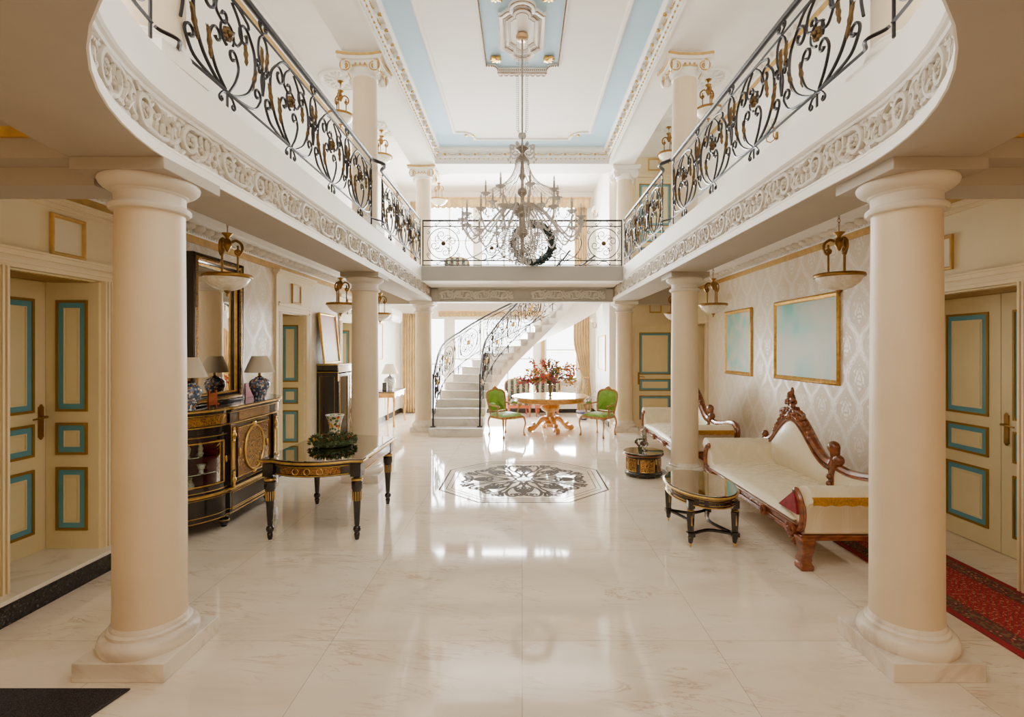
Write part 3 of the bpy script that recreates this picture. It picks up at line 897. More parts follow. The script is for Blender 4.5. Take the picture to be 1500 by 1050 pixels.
def portal(n, side, d0, d1, zb, zt, dep, lab, leaves, reveal=True, over=None, trimw=0.11):
    """recessed doorway in a side wall; canonical frame faces -Y, x to the viewer's right"""
    X = XL if side < 0 else XR; rz = PI/2 if side < 0 else -PI/2
    W = d1-d0; e = sempty('door_%d' % n, lab, 'door', (X, (d0+d1)/2, 0), rz)
    for (u0, u1, hd) in leaves:      # u measured in depth d
        uc = (u0+u1)/2-(d0+d1)/2; uc = uc if side < 0 else -uc
        leaf(e, u1-u0-0.006, zt-zb-0.02, (uc, dep-0.005, zb+0.006), 0, handle=hd)
    m = MB(); m.box(-W/2, W/2, dep+0.04, dep+0.06, zb, zt)      # closes the recess
    m.build('recess_back', DOORC, e)
    far = 1 if side < 0 else -1
    if reveal:
        o = leaf_mesh(dep-0.02, zt-zb-0.02, mx=0.085).build('reveal_panel', [DOORC, DOORB, DOORG], e)
        o.location = (far*(W/2-0.001), dep/2, zb+0.005); o.rotation_euler = (0, 0, -PI/2 if far > 0 else PI/2)
        o.location = (far*(W/2-0.02), dep/2, zb+0.005)
        o.rotation_euler = (0, 0, -PI/2*far)
    m = MB()
    flute(m, -W/2-trimw, -W/2, zb, zt+0.0); flute(m, W/2, W/2+trimw, zb, zt)
    for z0, z1, d in ((zt, zt+0.03, 0.015), (zt+0.03, zt+0.055, 0.03), (zt+0.055, zt+0.075, 0.02), (zt+0.075, zt+0.11, 0.04), (zt+0.11, zt+0.125, 0.055)):
        m.box(-W/2-trimw-0.01, W/2+trimw+0.01, -d, 0, z0, z1)
    m.build('architrave', CREAM, e)
    m = MB(); m.m = 0; m.box(-W/2+0.03, W/2-0.03, 0.03, dep-0.06, zt-0.012, zt-0.002)
    m.m = 1; m.box(-W/2+0.05, W/2-0.05, 0.06, dep-0.08, zt-0.018, zt-0.008); m.build('recess_head', [DOORC, DOORG], e)
    return e
P1 = portal(1, -1, *LO[0], 0.44, 'cream double door with blue panels in the step-up recess', [(3.35,4.115,1)])
portal(2, -1, *LO[1], 0.44, 'open blue-panelled doorway between the mirror and the leaning painting', [(7.16,7.965,1)])
portal(3, -1, *LO[2], 0.44, 'blue-panelled doorway behind the tall black cabinet', [(9.55,10.315,1)])
portal(4, 1, *RO[0], 0.5, 'cream double door with brass handle beside the red runner', [(3.73,4.42,-1),(4.42,5.095,0)], reveal=True)
portal(5, 1, *RO[1], 0.3, 'blue-panelled door at the end of the papered wall', [(10.1,10.6,1),(10.6,11.095,0)], reveal=False)
# corner doors on the cross wall, lower and upper
for n, z, lab in ((6, 0.0, 'blue-panelled corner door beyond the second sofa'), (7, 3.325, 'blue-panelled upper gallery door')):
    e = sempty('door_%d' % n, lab, 'door', (2.97, YC, z))
    leaf(e, 0.84, 2.26, (0, -0.03, 0.004), 0, handle=-1, mx=0.07)
    m = MB(); flute(m, -0.52, -0.42, 0, 2.27, 0, 0.045, 2); flute(m, 0.42, 0.52, 0, 2.27, 0, 0.045, 2)
    m.box(-0.53, 0.53, -0.05, 0, 2.27, 2.31); m.box(-0.55, 0.55, -0.065, 0, 2.31, 2.35); m.build('architrave', CREAM, e)

# steps, baseboards, over-door panel, crown of the cream bays
m = MB()
for a, b, c2, d2 in LO:
    m.m = 0; m.box(XL-0.45, XL+(0.11 if a < 4 else 0.04), a-(0.9 if a < 4 else 0.12), b+(0.13), 0.14, 0.168)
    m.m = 1; m.box(XL-0.45, XL+(0.10 if a < 4 else 0.03), a-(0.9 if a < 4 else 0.12), b+0.12, 0, 0.14)
bevel(struct(m.build('trim_door_step', [MARBLE, GRANITE]), 'marble step with black granite riser', 'step'), 0.004)
m = MB()
for a, b in ((YF, 2.44),(4.26,7.03),(8.1,9.42),(10.46,YB)): m.box(XL, XL+0.02, a, b, 0, 0.13)
struct(m.build('baseboard_left', GRANITE), 'black granite baseboard', 'baseboard')
m = MB()
for a, b in ((YF, 3.62),(5.22,9.98)): m.box(XR-0.02, XR, a, b, 0, 0.12)
struct(m.build('baseboard_right', MARBLE), 'pale marble baseboard', 'baseboard')
m = MB(); m.box(1.93, 1.95, YC, YB, 0, 0.12); m.box(XL, 1.93, YB-0.02, YB, 0, 0.12)
struct(m.build('baseboard_back', GRANITE), 'dark baseboard', 'baseboard')
m = MB()
for z0, z1, d in ((2.755,2.765,0.02),(2.765,2.775,0.032),(2.775,2.785,0.026),(2.785,2.80,0.045),(2.80,2.81,0.055),(2.81,2.825,0.07)):
    m.box(XL, XL+d, YF, 4.62, z0, z1); m.box(XR-d, XR, YF, 5.22, z0+0.12, z1+0.12)
struct(m.build('trim_crown', CREAM), 'cream crown moulding under the gold band', 'moulding')
m = MB(); m.box(XL, XL+0.03, 6.98, 8.14, 2.40, 2.77); m.box(XL, XL+0.03, 6.98, 7.04, 0.15, 2.4); m.box(XL, XL+0.03, 8.09, 8.14, 0.15, 2.4)
for z0, z1, d in ((2.745,2.77,0.05),(2.77,2.795,0.07),(2.795,2.825,0.10)): m.box(XL, XL+d, 6.98-d*0.5, 8.14+d*0.5, z0, z1)
m.box(XL, XL+0.03, 9.40, 10.5, 2.40, 2.70); m.box(XL, XL+0.08, 9.36, 10.54, 2.70, 2.76)
struct(m.build('trim_overdoor', CREAM), 'cream overdoor panel with small cornice cap', 'overdoor panel')

# ---- columns
def column(lab, x, y, pl=MARBLE, ab=SOFFIT):  # default abacus tone carries painted shade; the far pair pass plain white
    t = thing('column', lab, 'column', (x, y, 0))
    m = MB(); m.box(-0.243,0.243,-0.243,0.243,0,0.10); bevel(m.build('plinth', pl, t), 0.004)
    m = MB(); m.lathe([(0.236,0.10),(0.240,0.112),(0.246,0.135),(0.240,0.160),(0.226,0.176),(0.205,0.182),(0.203,0.19),(0.205,0.198),(0.199,0.206),(0.190,0.21),(0.188,0.222),(0.181,0.235)], n=48); m.build('base', pl, t)
    m = MB(); m.lathe([(0.181,0.23),(0.178,0.30),(0.177,0.9),(0.175,1.5),(0.170,2.2),(0.168,2.52)], n=48); m.build('shaft', SHAFT, t)
    m = MB(); m.lathe([(0.168,2.515),(0.190,2.520),(0.198,2.532),(0.198,2.545),(0.188,2.556),(0.174,2.562),(0.172,2.57),(0.172,2.615),(0.182,2.62),(0.186,2.628),(0.196,2.63),(0.222,2.645),(0.238,2.662),(0.244,2.68),(0.240,2.692),(0.225,2.694)], n=48)
    m.build('capital', CAPM, t)
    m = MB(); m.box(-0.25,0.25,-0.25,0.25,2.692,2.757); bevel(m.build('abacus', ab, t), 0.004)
    return t
column('thick cream round column beside the step-up door with black granite riser', CXL, CY[0])
column('thick cream round column beside the red runner and brass-handled door', CXR, CY[0])
column('cream round column behind the black glass-topped table with the wreath', CXL, CY[1])
column('cream round column rising behind the oval coffee table', CXR, CY[1])
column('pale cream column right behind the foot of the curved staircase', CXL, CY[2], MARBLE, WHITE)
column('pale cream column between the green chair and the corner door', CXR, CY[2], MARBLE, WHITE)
def volute(mb, gl, cx, cz, R, y, sgn, d):
    """scroll disc in the XZ plane at y, facing d (-1 toward -Y)"""
    mb.tube([(cx, y-d*0.0, cz), (cx, y+d*0.05, cz)], R, 20)
    pts = []
    for i in range(34):
        a = i*0.42; r = R*(0.98-0.80*i/33)
        pts.append((cx+sgn*r*math.sin(a), y+d*0.052, cz+r*math.cos(a)))
    gl.tube(pts, [0.009]*34, 5)
    gl.ell((cx, y+d*0.055, cz), R*0.2, 0.012, R*0.2)
def ionic(lab, x, y, gilt=True):
    t = thing('ionic_column', lab, 'column', (x, y, 3.325))
    m = MB(); m.box(-0.21,0.21,-0.21,0.21,0,0.075); m.build('plinth', WHITE, t)
    m = MB(); m.lathe([(0.2,0.075),(0.205,0.10),(0.198,0.13),(0.178,0.14),(0.174,0.15),(0.18,0.16),(0.170,0.175)], n=36); m.build('base', WHITE, t)
    m = MB(); m.lathe([(0.17,0.17),(0.168,0.8),(0.162,1.5),(0.156,2.05)], n=40); m.build('shaft', SHAFT, t)
    m = MB(); gl = MB()
    m.lathe([(0.156,2.03),(0.172,2.045),(0.172,2.06),(0.165,2.07),(0.20,2.11),(0.215,2.14),(0.20,2.16),(0.2,2.2)], n=36)
    for i in range(4):
        R_ = Matrix.Rotation(i*PI/2, 4, 'Z'); m.xf = R_; gl.xf = R_
        for s in (-1, 1): volute(m, gl, s*0.185, 2.125, 0.082, -0.185, s, -1)
        m.box(-0.19, 0.19, -0.215, -0.17, 2.15, 2.205)
        gl.tube([(-0.16,-0.222,2.105),(-0.08,-0.222,2.125),(0,-0.222,2.13),(0.08,-0.222,2.125),(0.16,-0.222,2.105)], 0.007, 5)
        for xx in (-0.06, 0.0, 0.06): gl.ell((xx, -0.218, 2.155), 0.016, nu=6, nv=4)
        q = [(-0.285,-0.285),(-0.15,-0.25),(0,-0.24),(0.15,-0.25),(0.285,-0.285)]
        m.prism(q+[(0.0,0.0)], 2.205, 2.265)
        gl.tube([(a, b-0.004, 2.272) for a, b in q], 0.012, 5); gl.tube([(a, b-0.004, 2.26) for a, b in q], 0.012, 5)
    m.xf = None
    m.prism([(-0.285,-0.285),(-0.15,-0.25),(0,-0.24),(0.15,-0.25),(0.285,-0.285),(0.25,-0.15),(0.24,0),(0.25,0.15),(0.285,0.285),(0.15,0.25),(0,0.24),(-0.15,0.25),(-0.285,0.285),(-0.25,0.15),(-0.24,0),(-0.25,-0.15)], 2.275, 2.297)
    cap = m.build('capital', WHITE, t)
    gl.build('capital_gilding', GOLDP if gilt else WHITE, cap)
    return t
ionic('upper gallery column directly over the column by the step-up door', CXL, CY[0])
ionic('upper gallery column directly over the column by the red runner', CXR, CY[0])
ionic('upper column with gilded scroll capital over the black-table column', CXL, CY[1])
ionic('upper column with gilded scroll capital over the coffee-table column', CXR, CY[1])
ionic('upper column with gilded scroll capital where bridge meets the plain gallery side', CXL, CY[2])
ionic('upper column with plain white scroll capital by the upper blue door', CXR, CY[2], False)
# ================================================================== IRONWORK
ZB, ZM, ZT = 3.43, 4.08, 4.19      # lower bar, second bar, handrail
HP = ZM-ZB
def leaf_pts(lst, put, u, v, ang, L, r):
    """oak-leaf accent lying along a bar"""
    n = 7; pts = []; mb = MB(); lst.append(mb)
    for i in range(n):
        t = i/(n-1); pts.append(put(u+L*t*math.cos(ang), v+L*t*math.sin(ang)))
    rad = [r*0.25, r*0.8, r*0.6, r, r*0.7, r*0.75, r*0.08]
    mb.tube(pts, rad, 6)
    for i in (1,2,3,4,5):
        for s in (-1,1):
            t = i/(n-1); cu, cv = u+L*t*math.cos(ang), v+L*t*math.sin(ang); a2 = ang+s*0.65
            mb.tube([put(cu,cv), put(cu+r*1.9*math.cos(a2), cv+r*1.9*math.sin(a2))], [r*0.6, r*0.1], 4)
def gallery_panel(put, W, flip=1):
    """one lyre-shaped scroll panel; put(u,v) maps to world"""
    ir = MB(); lf = []; ro = MB()
    s = W/0.9
    def T(c, r=0.010, n=5):
        k = len(c); ir.tube([put(flip*x*s, y) for x, y in c], [r]*(k-3)+[r*1.0, r*1.15, r*1.3], n)
    h = HP
    out = curl([(0.0,0.0),(0.10,0.02),(0.25,0.12),(0.335,0.28),(0.33,0.44),(0.25,0.54)], 1, 0.075, 1.05, 0.35)
    T(out, 0.011); T(mir(out), 0.011)
    T(curl([(0.02,0.01),(0.09,0.11),(0.13,0.22),(0.10,0.29)], 1, 0.045, 0.9, 0.4)); T(mir(curl([(0.02,0.01),(0.13,0.10),(0.19,0.24),(0.16,0.33)], 1, 0.05, 0.9, 0.4)))
    T(curl([(0.05,0.62),(0.13,0.55),(0.17,0.45),(0.13,0.38)], -1, 0.05, 0.55, 0.5)); T(mir(curl([(0.02,0.63),(0.10,0.56),(0.12,0.47),(0.06,0.43)], -1, 0.045, 0.9, 0.4)))
    T(curl([(0.45,0.645),(0.40,0.60),(0.385,0.50),(0.41,0.42)], -1, 0.032, 1.0, 0.4)); T(mir(curl([(0.45,0.645),(0.40,0.60),(0.385,0.50),(0.41,0.42)], -1, 0.032, 1.0, 0.4)))
    T(curl([(0.0,0.0),(0.18,0.015),(0.34,0.05),(0.415,0.14)], 1, 0.05, 1.0, 0.35)); T(mir(curl([(0.0,0.0),(0.18,0.015),(0.34,0.05),(0.415,0.14)], 1, 0.05, 1.0, 0.35)))
    T(curl([(0.45,0.20),(0.43,0.30),(0.44,0.36)], 1, 0.03, 0.8, 0.4)); T(mir(curl([(0.45,0.20),(0.43,0.30),(0.44,0.36)], 1, 0.03, 0.8, 0.4)))
    T(curl([(-0.25,0.54),(-0.12,0.635),(0.10,0.64),(0.24,0.60)], -1, 0.03, 0.5, 0.5))
    # small scrolls under the lower bar and between the two top bars
    for m in (1,-1):
        c = curl([(0.0,-0.01),(0.05,-0.02),(0.085,-0.055)], -1, 0.022, 0.9, 0.4); T([(m*x,y) for x,y in c], 0.008)
        c = curl([(0.36+0.09,HP+0.015),(0.40,HP+0.045)], -1, 0.022, 1.1, 0.4); T([(m*x,y) for x,y in c], 0.008)
    ir.tube([put(0,-0.01), put(0,-0.10)], 0.009, 5)
    for (u, v, a, L) in ((0.30,0.16,1.25,0.20),(-0.30,0.16,1.9,0.20),(0.44,0.36,1.6,0.20),(-0.17,0.12,1.75,0.20),(-0.40,0.40,1.45,0.17),(0.23,0.30,1.7,0.15)):
        leaf_pts(lf, put, flip*u*s, v, a if flip > 0 else PI-a, L, 0.019)
    p0 = Vector(put(0,0.38)); px = (Vector(put(0.01,0.38))-p0).normalized(); nrm = px.cross(Vector((0,0,1))).normalized()
    for i in range(8):
        a = 2*PI*i/8; q = p0+px*(0.032*math.cos(a))+Vector((0,0,1))*(0.032*math.sin(a)); ro.ell(tuple(q), 0.018, nu=6, nv=4)
    for d in (-1,1): ro.ell(tuple(p0+nrm*0.018*d), 0.022, nu=8, nv=5)
    T(circ(0,0.38,0.075,20,-0.6,4.6), 0.009)
    return ir, lf, ro
def run_points(side, s0, s1, off, z, k=14):
    out = []
    for i in range(k+1):
        s = s0+(s1-s0)*i/k
        (x, y), (nx, ny) = edge(side, s, 1.93)
        out.append((x+nx*off, y+ny*off, z))
    return out
S = lambda d: YE-d
def railing(side, s0, s1, npan, label, loop_end=(False, False)):
    t = thing('gallery_railing', label, 'railing', (0,0,0), group='wrought iron railings around the gallery')
    def P(z, ext=0.0, dz=0):
        p = run_points(side, s0, s1, 0.0, z, max(4, int(abs(s1-s0)/0.15)))
        return p
    def bar(name, z, w, h):
        m = MB(); p = P(z)
        if name == 'handrail' or name == 'lower_rail':
            for e, flag in ((0, loop_end[0]), (-1, loop_end[1])):
                if flag:          # the rail swings out round the column
                    sg = -1 if e == 0 else 1
                    se = s0 if e == 0 else s1
                    ext = []
                    for j in range(1, 15):
                        tt = j/14; ss = se+sg*(0.235 if flag == 'half' else 0.225)*tt
                        (x,y),(nx,ny) = edge(side, ss, 1.93); o_ = (0.10 if flag == 'half' else 0.055)*math.sin(PI*tt*(0.5 if flag == 'half' else 1.0))**2
                        ext.append((x+nx*o_, y+ny*o_, z))
                    p = (ext[::-1]+p) if e == 0 else (p+ext)
        m.tube(p, h, 8 if name == 'handrail' else 4, flat=1.0, up=(0,0,1))
        return m.build(name, IRON, t)
    bar('handrail', ZT, 0.03, 0.024); bar('upper_rail', ZM, 0.01, 0.011); bar('lower_rail', ZB, 0.01, 0.012)
    for s, lp in ((s0+0.01, loop_end[0]), (s1-0.01, loop_end[1])):
        if side and lp and abs(s-s1) < 0.1 and s1 > S(3.5): continue
        a = run_points(side, s, s+0.001, 0, 3.345, 1)[0]; b = run_points(side, s, s+0.001, 0, ZM if lp else ZT, 1)[0]
        m = MB(); m.tube([a, b], 0.010, 5); m.build('end_post', IRON, t)
    W = (s1-s0)/npan
    for i in range(npan):
        sc_ = s0+W*(i+0.5)
        def put(u, v, sc_=sc_):
            (x,y),(nx,ny) = edge(side, sc_+u, 1.93); return (x, y, ZB+v)
        ir, lf, ro = gallery_panel(put, W, 1 if side > 0 else -1)
        o = ir.build('scroll_panel', IRON, t); [q.build('brass_leaf', DBRASS, o) for q in lf]; r = ro.build('rosette', DBRASS, o); r['label'] = 'brass flower boss'
    return t
for side, nm, who in ((-1, 'black-table', 'step-up door'), (1, 'coffee-table', 'red runner')):
    railing(side, S(9.78), S(7.10), 3, 'iron scroll railing from the bridge to the column above the %s column' % nm, (False, 'half'))
    railing(side, S(6.62), S(2.92), 4, 'iron scroll railing with brass leaves over the long frieze on the %s side' % who, ('half', 'full'))
    railing(side, S(2.66), S(2.66)+2.5, 3, 'curved iron scroll railing where the gallery rounds above the %s column' % who, (False, False))
# bridge railing
t = thing('bridge_railing', 'iron railing of large circles and scrolls across the white bridge', 'railing', (0, 9.83, 0))
for nm, z, r in (('handrail', ZT, 0.018), ('upper_rail', ZM, 0.010), ('lower_rail', ZB, 0.012), ('foot_rail', 3.345, 0.010)):
    m = MB(); m.tube([(-1.9,0,z),(0,0,z),(1.9,0,z)], r, 6); m.build(nm, IRON, t)
for x in (-1.89, 1.89):
    m = MB(); m.tube([(x,0,3.325),(x,0,ZT)], 0.013, 6); m.build('end_post', IRON, t)
def ring_panel(cx, parent):
    m = MB(); ro = MB()
    def T(c, r=0.009): m.tube([(x, 0, ZB+y) for x, y in c], r, 5)
    cy, R = 0.325, 0.295
    m.tube([(cx+x, 0, ZB+cy+y) for x, y in circ(0,0,R,36)], 0.010, 5, closed=True)
    for k in range(4):
        a = k*PI/2+0.4; ca, sa = math.cos(a), math.sin(a)
        c = curl([(0.06,0.0),(0.13,0.05),(0.20,0.03)], -1, 0.065, 1.0, 0.35)
        T([(cx+ca*x-sa*y, cy+sa*x+ca*y) for x, y in c], 0.008)
        c = curl([(0.08,-0.03),(0.12,-0.10),(0.10,-0.16)], -1, 0.045, 0.9, 0.35)
        T([(cx+ca*x-sa*y, cy+sa*x+ca*y) for x, y in c], 0.007)
    for sx in (-1,1):
        for sy in (-1,1):
            c = curl([(0.20,0.31),(0.27,0.29),(0.31,0.22)], -1, 0.03, 1.0, 0.4); T([(cx+sx*x, cy+sy*y) for x, y in c], 0.007)
    for s in (-1,1):
        c = curl([(0.0,HP+0.105),(0.05,HP+0.10),(0.12,HP+0.02)], 1, 0.025, 0.9, 0.4); T([(cx+s*x, y) for x, y in c], 0.007)
        c = curl([(0.0,-0.015),(0.05,-0.02),(0.10,-0.07)], 1, 0.02, 0.9, 0.4); T([(cx+s*x, y) for x, y in c], 0.007)
    o = m.build('scroll_panel', IRON, parent)
    for i in range(8):
        a = 2*PI*i/8; ro.ell((cx+0.03*math.cos(a), 0, ZB+cy+0.03*math.sin(a)), 0.018, nu=6, nv=4)
    ro.ell((cx,-0.012,ZB+cy), 0.022, nu=8, nv=5); ro.build('rosette', DBRASS, o)
for cx in (-1.50, 1.55): ring_panel(cx, t)
def crescent_panel(cx, fl, parent):
    m = MB(); ro = MB(); lf = MB()
    def T(c, r=0.009): m.tube([(cx+fl*x, 0, ZB+y) for x, y in c], r, 5)
    T(curl([(-0.02,0.65),(-0.22,0.55),(-0.30,0.32),(-0.20,0.10),(0.0,0.0)], 1, 0.09, 0.7, 0.4), 0.010)
    T(curl([(0.45,0.62),(0.20,0.56),(0.05,0.35),(0.12,0.14)], 1, 0.09, 1.1, 0.35), 0.009)
    T(curl([(-0.30,0.02),(-0.05,0.12),(0.2,0.30),(0.42,0.34)], -1, 0.075, 1.2, 0.35), 0.009)
    T(curl([(0.0,0.0),(0.20,0.06),(0.36,0.18)], 1, 0.06, 1.2, 0.35), 0.009)
    T(curl([(-0.25,0.40),(-0.12,0.47),(0.0,0.46)], -1, 0.06, 1.1, 0.35), 0.008)
    T(curl([(0.45,0.05),(0.30,0.10),(0.2,0.04)], 1, 0.03, 1.0, 0.4), 0.008)
    T(curl([(0.10,0.0),(0.14,-0.05)], -1, 0.022, 1.0, 0.4), 0.007)
    T(circ(0.2,0.24,0.10,20), 0.008)
    o = m.build('scroll_panel', IRON, parent)
    for i in range(6):
        a = 2*PI*i/6; ro.ell((cx+fl*0.2+0.025*math.cos(a), 0, ZB+0.24+0.025*math.sin(a)), 0.017, nu=6, nv=4)
    ro.ell((cx+fl*0.2,-0.012,ZB+0.24), 0.02, nu=8, nv=5); ro.build('rosette', DBRASS, o)
for cx, fl in ((-0.78, 1), (-0.18, 1), (0.22, -1), (0.82, -1)): crescent_panel(cx, fl, t)
# dark wreath hung on the bridge railing
wr = MB()
for i in range(420):
    a = random.uniform(0, 2*PI); b = random.uniform(0, 2*PI); R = 0.36+0.055*math.cos(b)
    c = (R*math.cos(a), 0.055*math.sin(b), R*math.sin(a)); d = random.uniform(-0.6, 0.6)+a+PI/2
    wr.tube([c, (c[0]+0.07*math.cos(d), c[1]+random.uniform(-0.03,0.03), c[2]+0.07*math.sin(d))], [0.020, 0.003], 4)
wr.tube([(0.36*x,0,0.36*y) for x,y in circ(0,0,1,28)], 0.045, 8, closed=True)
t2 = thing('hanging_wreath', 'dark green wreath hung on the bridge railing behind the chandelier', 'wreath', (0.2, 9.72, 3.74))
wr.build('foliage', simple('dark_wreath', (30,44,40), 0.6, var=0.4, scale=20), t2)
m = MB()
for i in range(7):
    a = -PI/2+0.25*(i-3); m.ell((0.34*math.cos(a), -0.06, 0.34*math.sin(a)), 0.035, nu=7, nv=5)
m.build('ribbon_bow', simple('slate_ribbon', (60,84,96), 0.5), t2)

# ================================================================== PENDANT LAMPS
def pendant(lab, x, y, z_rim, z_ceil, grp):
    t = thing('pendant_lamp', lab, 'lamp', (x, y, z_rim), group=grp)
    R = 0.205
    m = MB(); m.lathe([(0.0,-0.13),(0.05,-0.125),(0.11,-0.105),(0.165,-0.065),(0.195,-0.015),(0.198,0.0),(0.185,0.0),(0.155,-0.055),(0.10,-0.092),(0.0,-0.11)], n=32); m.build('glass_bowl', ALAB, t)
    m = MB(); m.lathe([(0.198,-0.012),(0.212,-0.008),(0.216,0.006),(0.210,0.022),(0.195,0.026),(0.195,-0.005)], n=32); m.build('rim_ring', BRASS, t)
    m = MB(); m.lathe([(0.0,-0.185),(0.008,-0.18),(0.012,-0.165),(0.008,-0.155),(0.022,-0.145),(0.032,-0.13),(0.03,-0.122),(0.0,-0.115)], n=14); m.build('finial', BRASS, t)
    for i in range(3):
        a = i*2*PI/3-PI/2; ca, sa = math.cos(a), math.sin(a)
        m = MB(); m.tube([(0.085*ca,0.085*sa,0.0),(0.085*ca,0.085*sa,0.30)], 0.0095, 8)
        c = curl([(0.066,0.20),(0.07,0.235),(0.105,0.265),(0.10,0.315),(0.06,0.33),(0.035,0.315)], -1, 0.001, 0.1)
        c2 = curl([(0.035,0.325),(0.07,0.345),(0.115,0.315),(0.122,0.255),(0.098,0.215),(0.075,0.222)], -1, 0.022, 0.7, 0.5)
        m.tube([(p*ca, p*sa, q) for p, q in c2], 0.0125, 6)
        m.build('support_rod', BRASS, t)
    m = MB(); m.lathe([(0.0,0.235),(0.012,0.24),(0.022,0.265),(0.036,0.29),(0.038,0.315),(0.028,0.345),(0.016,0.36),(0.02,0.375),(0.046,0.40),(0.048,0.408),(0.012,0.405),(0.0,0.40)], n=18); m.build('crown_hub', BRASS, t)
    m = MB(); z = z_ceil-z_rim; m.tube([(0,0,0.40),(0,0,0.46)], 0.004, 5)
    k = int((z-0.46)/0.034)
    for i in range(k):
        zz = 0.465+0.034*i; f = i % 2
        m.tube([((0.011*math.cos(b) if f else 0), (0 if f else 0.011*math.cos(b)), zz+0.017+0.021*math.sin(b)) for b in [j*PI/4 for j in range(8)]], 0.0035, 4, closed=True)
    m.lathe([(0.05,z-0.002),(0.05,z-0.012),(0.02,z-0.03),(0.006,z-0.05)], n=16)
    ch = m.build('chain', BRASS, t)
    return t
gl_ = 'bowl pendants under the side galleries'
labs = ['brass pendant with glass bowl hanging before the tall mirror', 'brass pendant with glass bowl hanging before the leaning pink painting', 'brass pendant with glass bowl near the air conditioner',
        'brass pendant with glass bowl hanging before the large teal picture', 'brass pendant with glass bowl by the small teal picture', 'brass pendant with glass bowl before the corner door']
for (x, y), lb in zip(PEND_LOW, labs): pendant(lb, x, y, 2.42, ZA-0.03, gl_)
gu = 'bowl pendants under the upper ceiling'
labs = ['upper brass bowl pendant hanging beside the gilded column over the black table', 'upper brass bowl pendant glimpsed just behind the gilded column over the black table', 'upper bowl pendant before the pleated gold valance',
        'upper brass bowl pendant beside the gilded column over the coffee table', 'upper brass bowl pendant before the upper gold square frame']
PZ = [5.46, 5.5, 5.32, 5.53, 5.49]
for (x, y), lb, z in zip(PEND_UP, labs, PZ): pendant(lb, x, y, z, ZU-0.03, gu)

# ================================================================== CHANDELIER
CH = thing('chandelier', 'large two-tier crystal chandelier with candle arms hanging from the blue ceiling', 'chandelier', (0.0, 6.75, 0))
def strand(mb, pts, step=0.028, r=0.0085):
    acc = 0.0; P = [Vector(p) for p in pts]; prev = P[0]; nxt = 0.0
    for a, b in zip(P[:-1], P[1:]):
        L = (b-a).length
        if L < 1e-6: continue
        s = nxt
        while s < L:
            q = a+(b-a)*(s/L); mb.bead(tuple(q), r, r*1.25); s += step
        nxt = s-L
m = MB(); m.lathe([(0.0,5.78),(0.05,5.775),(0.075,5.79),(0.085,5.83),(0.07,5.86),(0.03,5.88)], n=20); m.build('canopy', simple('gilt_canopy', (196,160,116), 0.35, 0.6), CH)
m = MB(); m.tube([(0,0,5.8),(0,0,4.45)], 0.012, 8); m.build('hanging_rod', SILVER, CH)
m = MB()
for i in range(8):
    a = 2*PI*i/8; strand(m, [(0.07*math.cos(a),0.07*math.sin(a),5.80),(0.072*math.cos(a),0.072*math.sin(a),4.62),(0.03*math.cos(a),0.03*math.sin(a),4.53)], 0.026, 0.0085)
o = m.build('bead_strands', CRYSTAL, CH); o['kind'] = 'stuff'
m = MB(); m.ell((0,0,4.53), 0.055, 0.055, 0.045, 14, 8); m.build('glass_ball', CRYSTAL, CH)
m = MB(); m.lathe([(0.012,4.45),(0.02,4.40),(0.07,4.385),(0.085,4.36),(0.05,4.34),(0.02,4.30),(0.06,4.25),(0.088,4.215),(0.092,4.20),(0.03,4.19)], n=24); m.build('crown_cup', SILVER, CH)
for i in range(12):
    a = 2*PI*i/12; c = curl([(0.05,4.30),(0.10,4.26),(0.16,4.28),(0.185,4.35)], 1, 0.035, 1.1, 0.4) if i % 2 else curl([(0.05,4.34),(0.09,4.40),(0.13,4.41)], -1, 0.028, 1.0, 0.4)
    m = MB(); m.tube([(p*math.cos(a), p*math.sin(a), q) for p, q in c], 0.009, 6); m.bead((0.18*math.cos(a), 0.18*math.sin(a), 4.22), 0.014, 0.026); m.build('crown_scroll', CRYSTAL, CH)
m = MB(); m.lathe([(0.02,4.20),(0.025,4.05),(0.045,4.0),(0.02,3.95),(0.02,3.86),(0.06,3.82),(0.065,3.78),(0.025,3.73),(0.022,3.66),(0.05,3.60),(0.09,3.55),(0.095,3.50),(0.05,3.46),(0.04,3.35),(0.07,3.30),(0.075,3.25),(0.03,3.20),(0.025,3.05),(0.04,3.02),(0.02,2.97),(0.0,2.95)], n=20); m.build('stem', SILVER, CH)
m = MB()
for i in range(28):
    a = 2*PI*i/28; pts = []
    for j in range(13):
        t_ = j/12; r = 0.085+(0.47-0.085)*(t_**1.9); z = 4.20-0.44*t_-0.035*math.sin(PI*t_)
        pts.append((r*math.cos(a), r*math.sin(a), z))
    strand(m, pts, 0.022, 0.0075)
o = m.build('bead_dome', CRYSTAL, CH); o['kind'] = 'stuff'
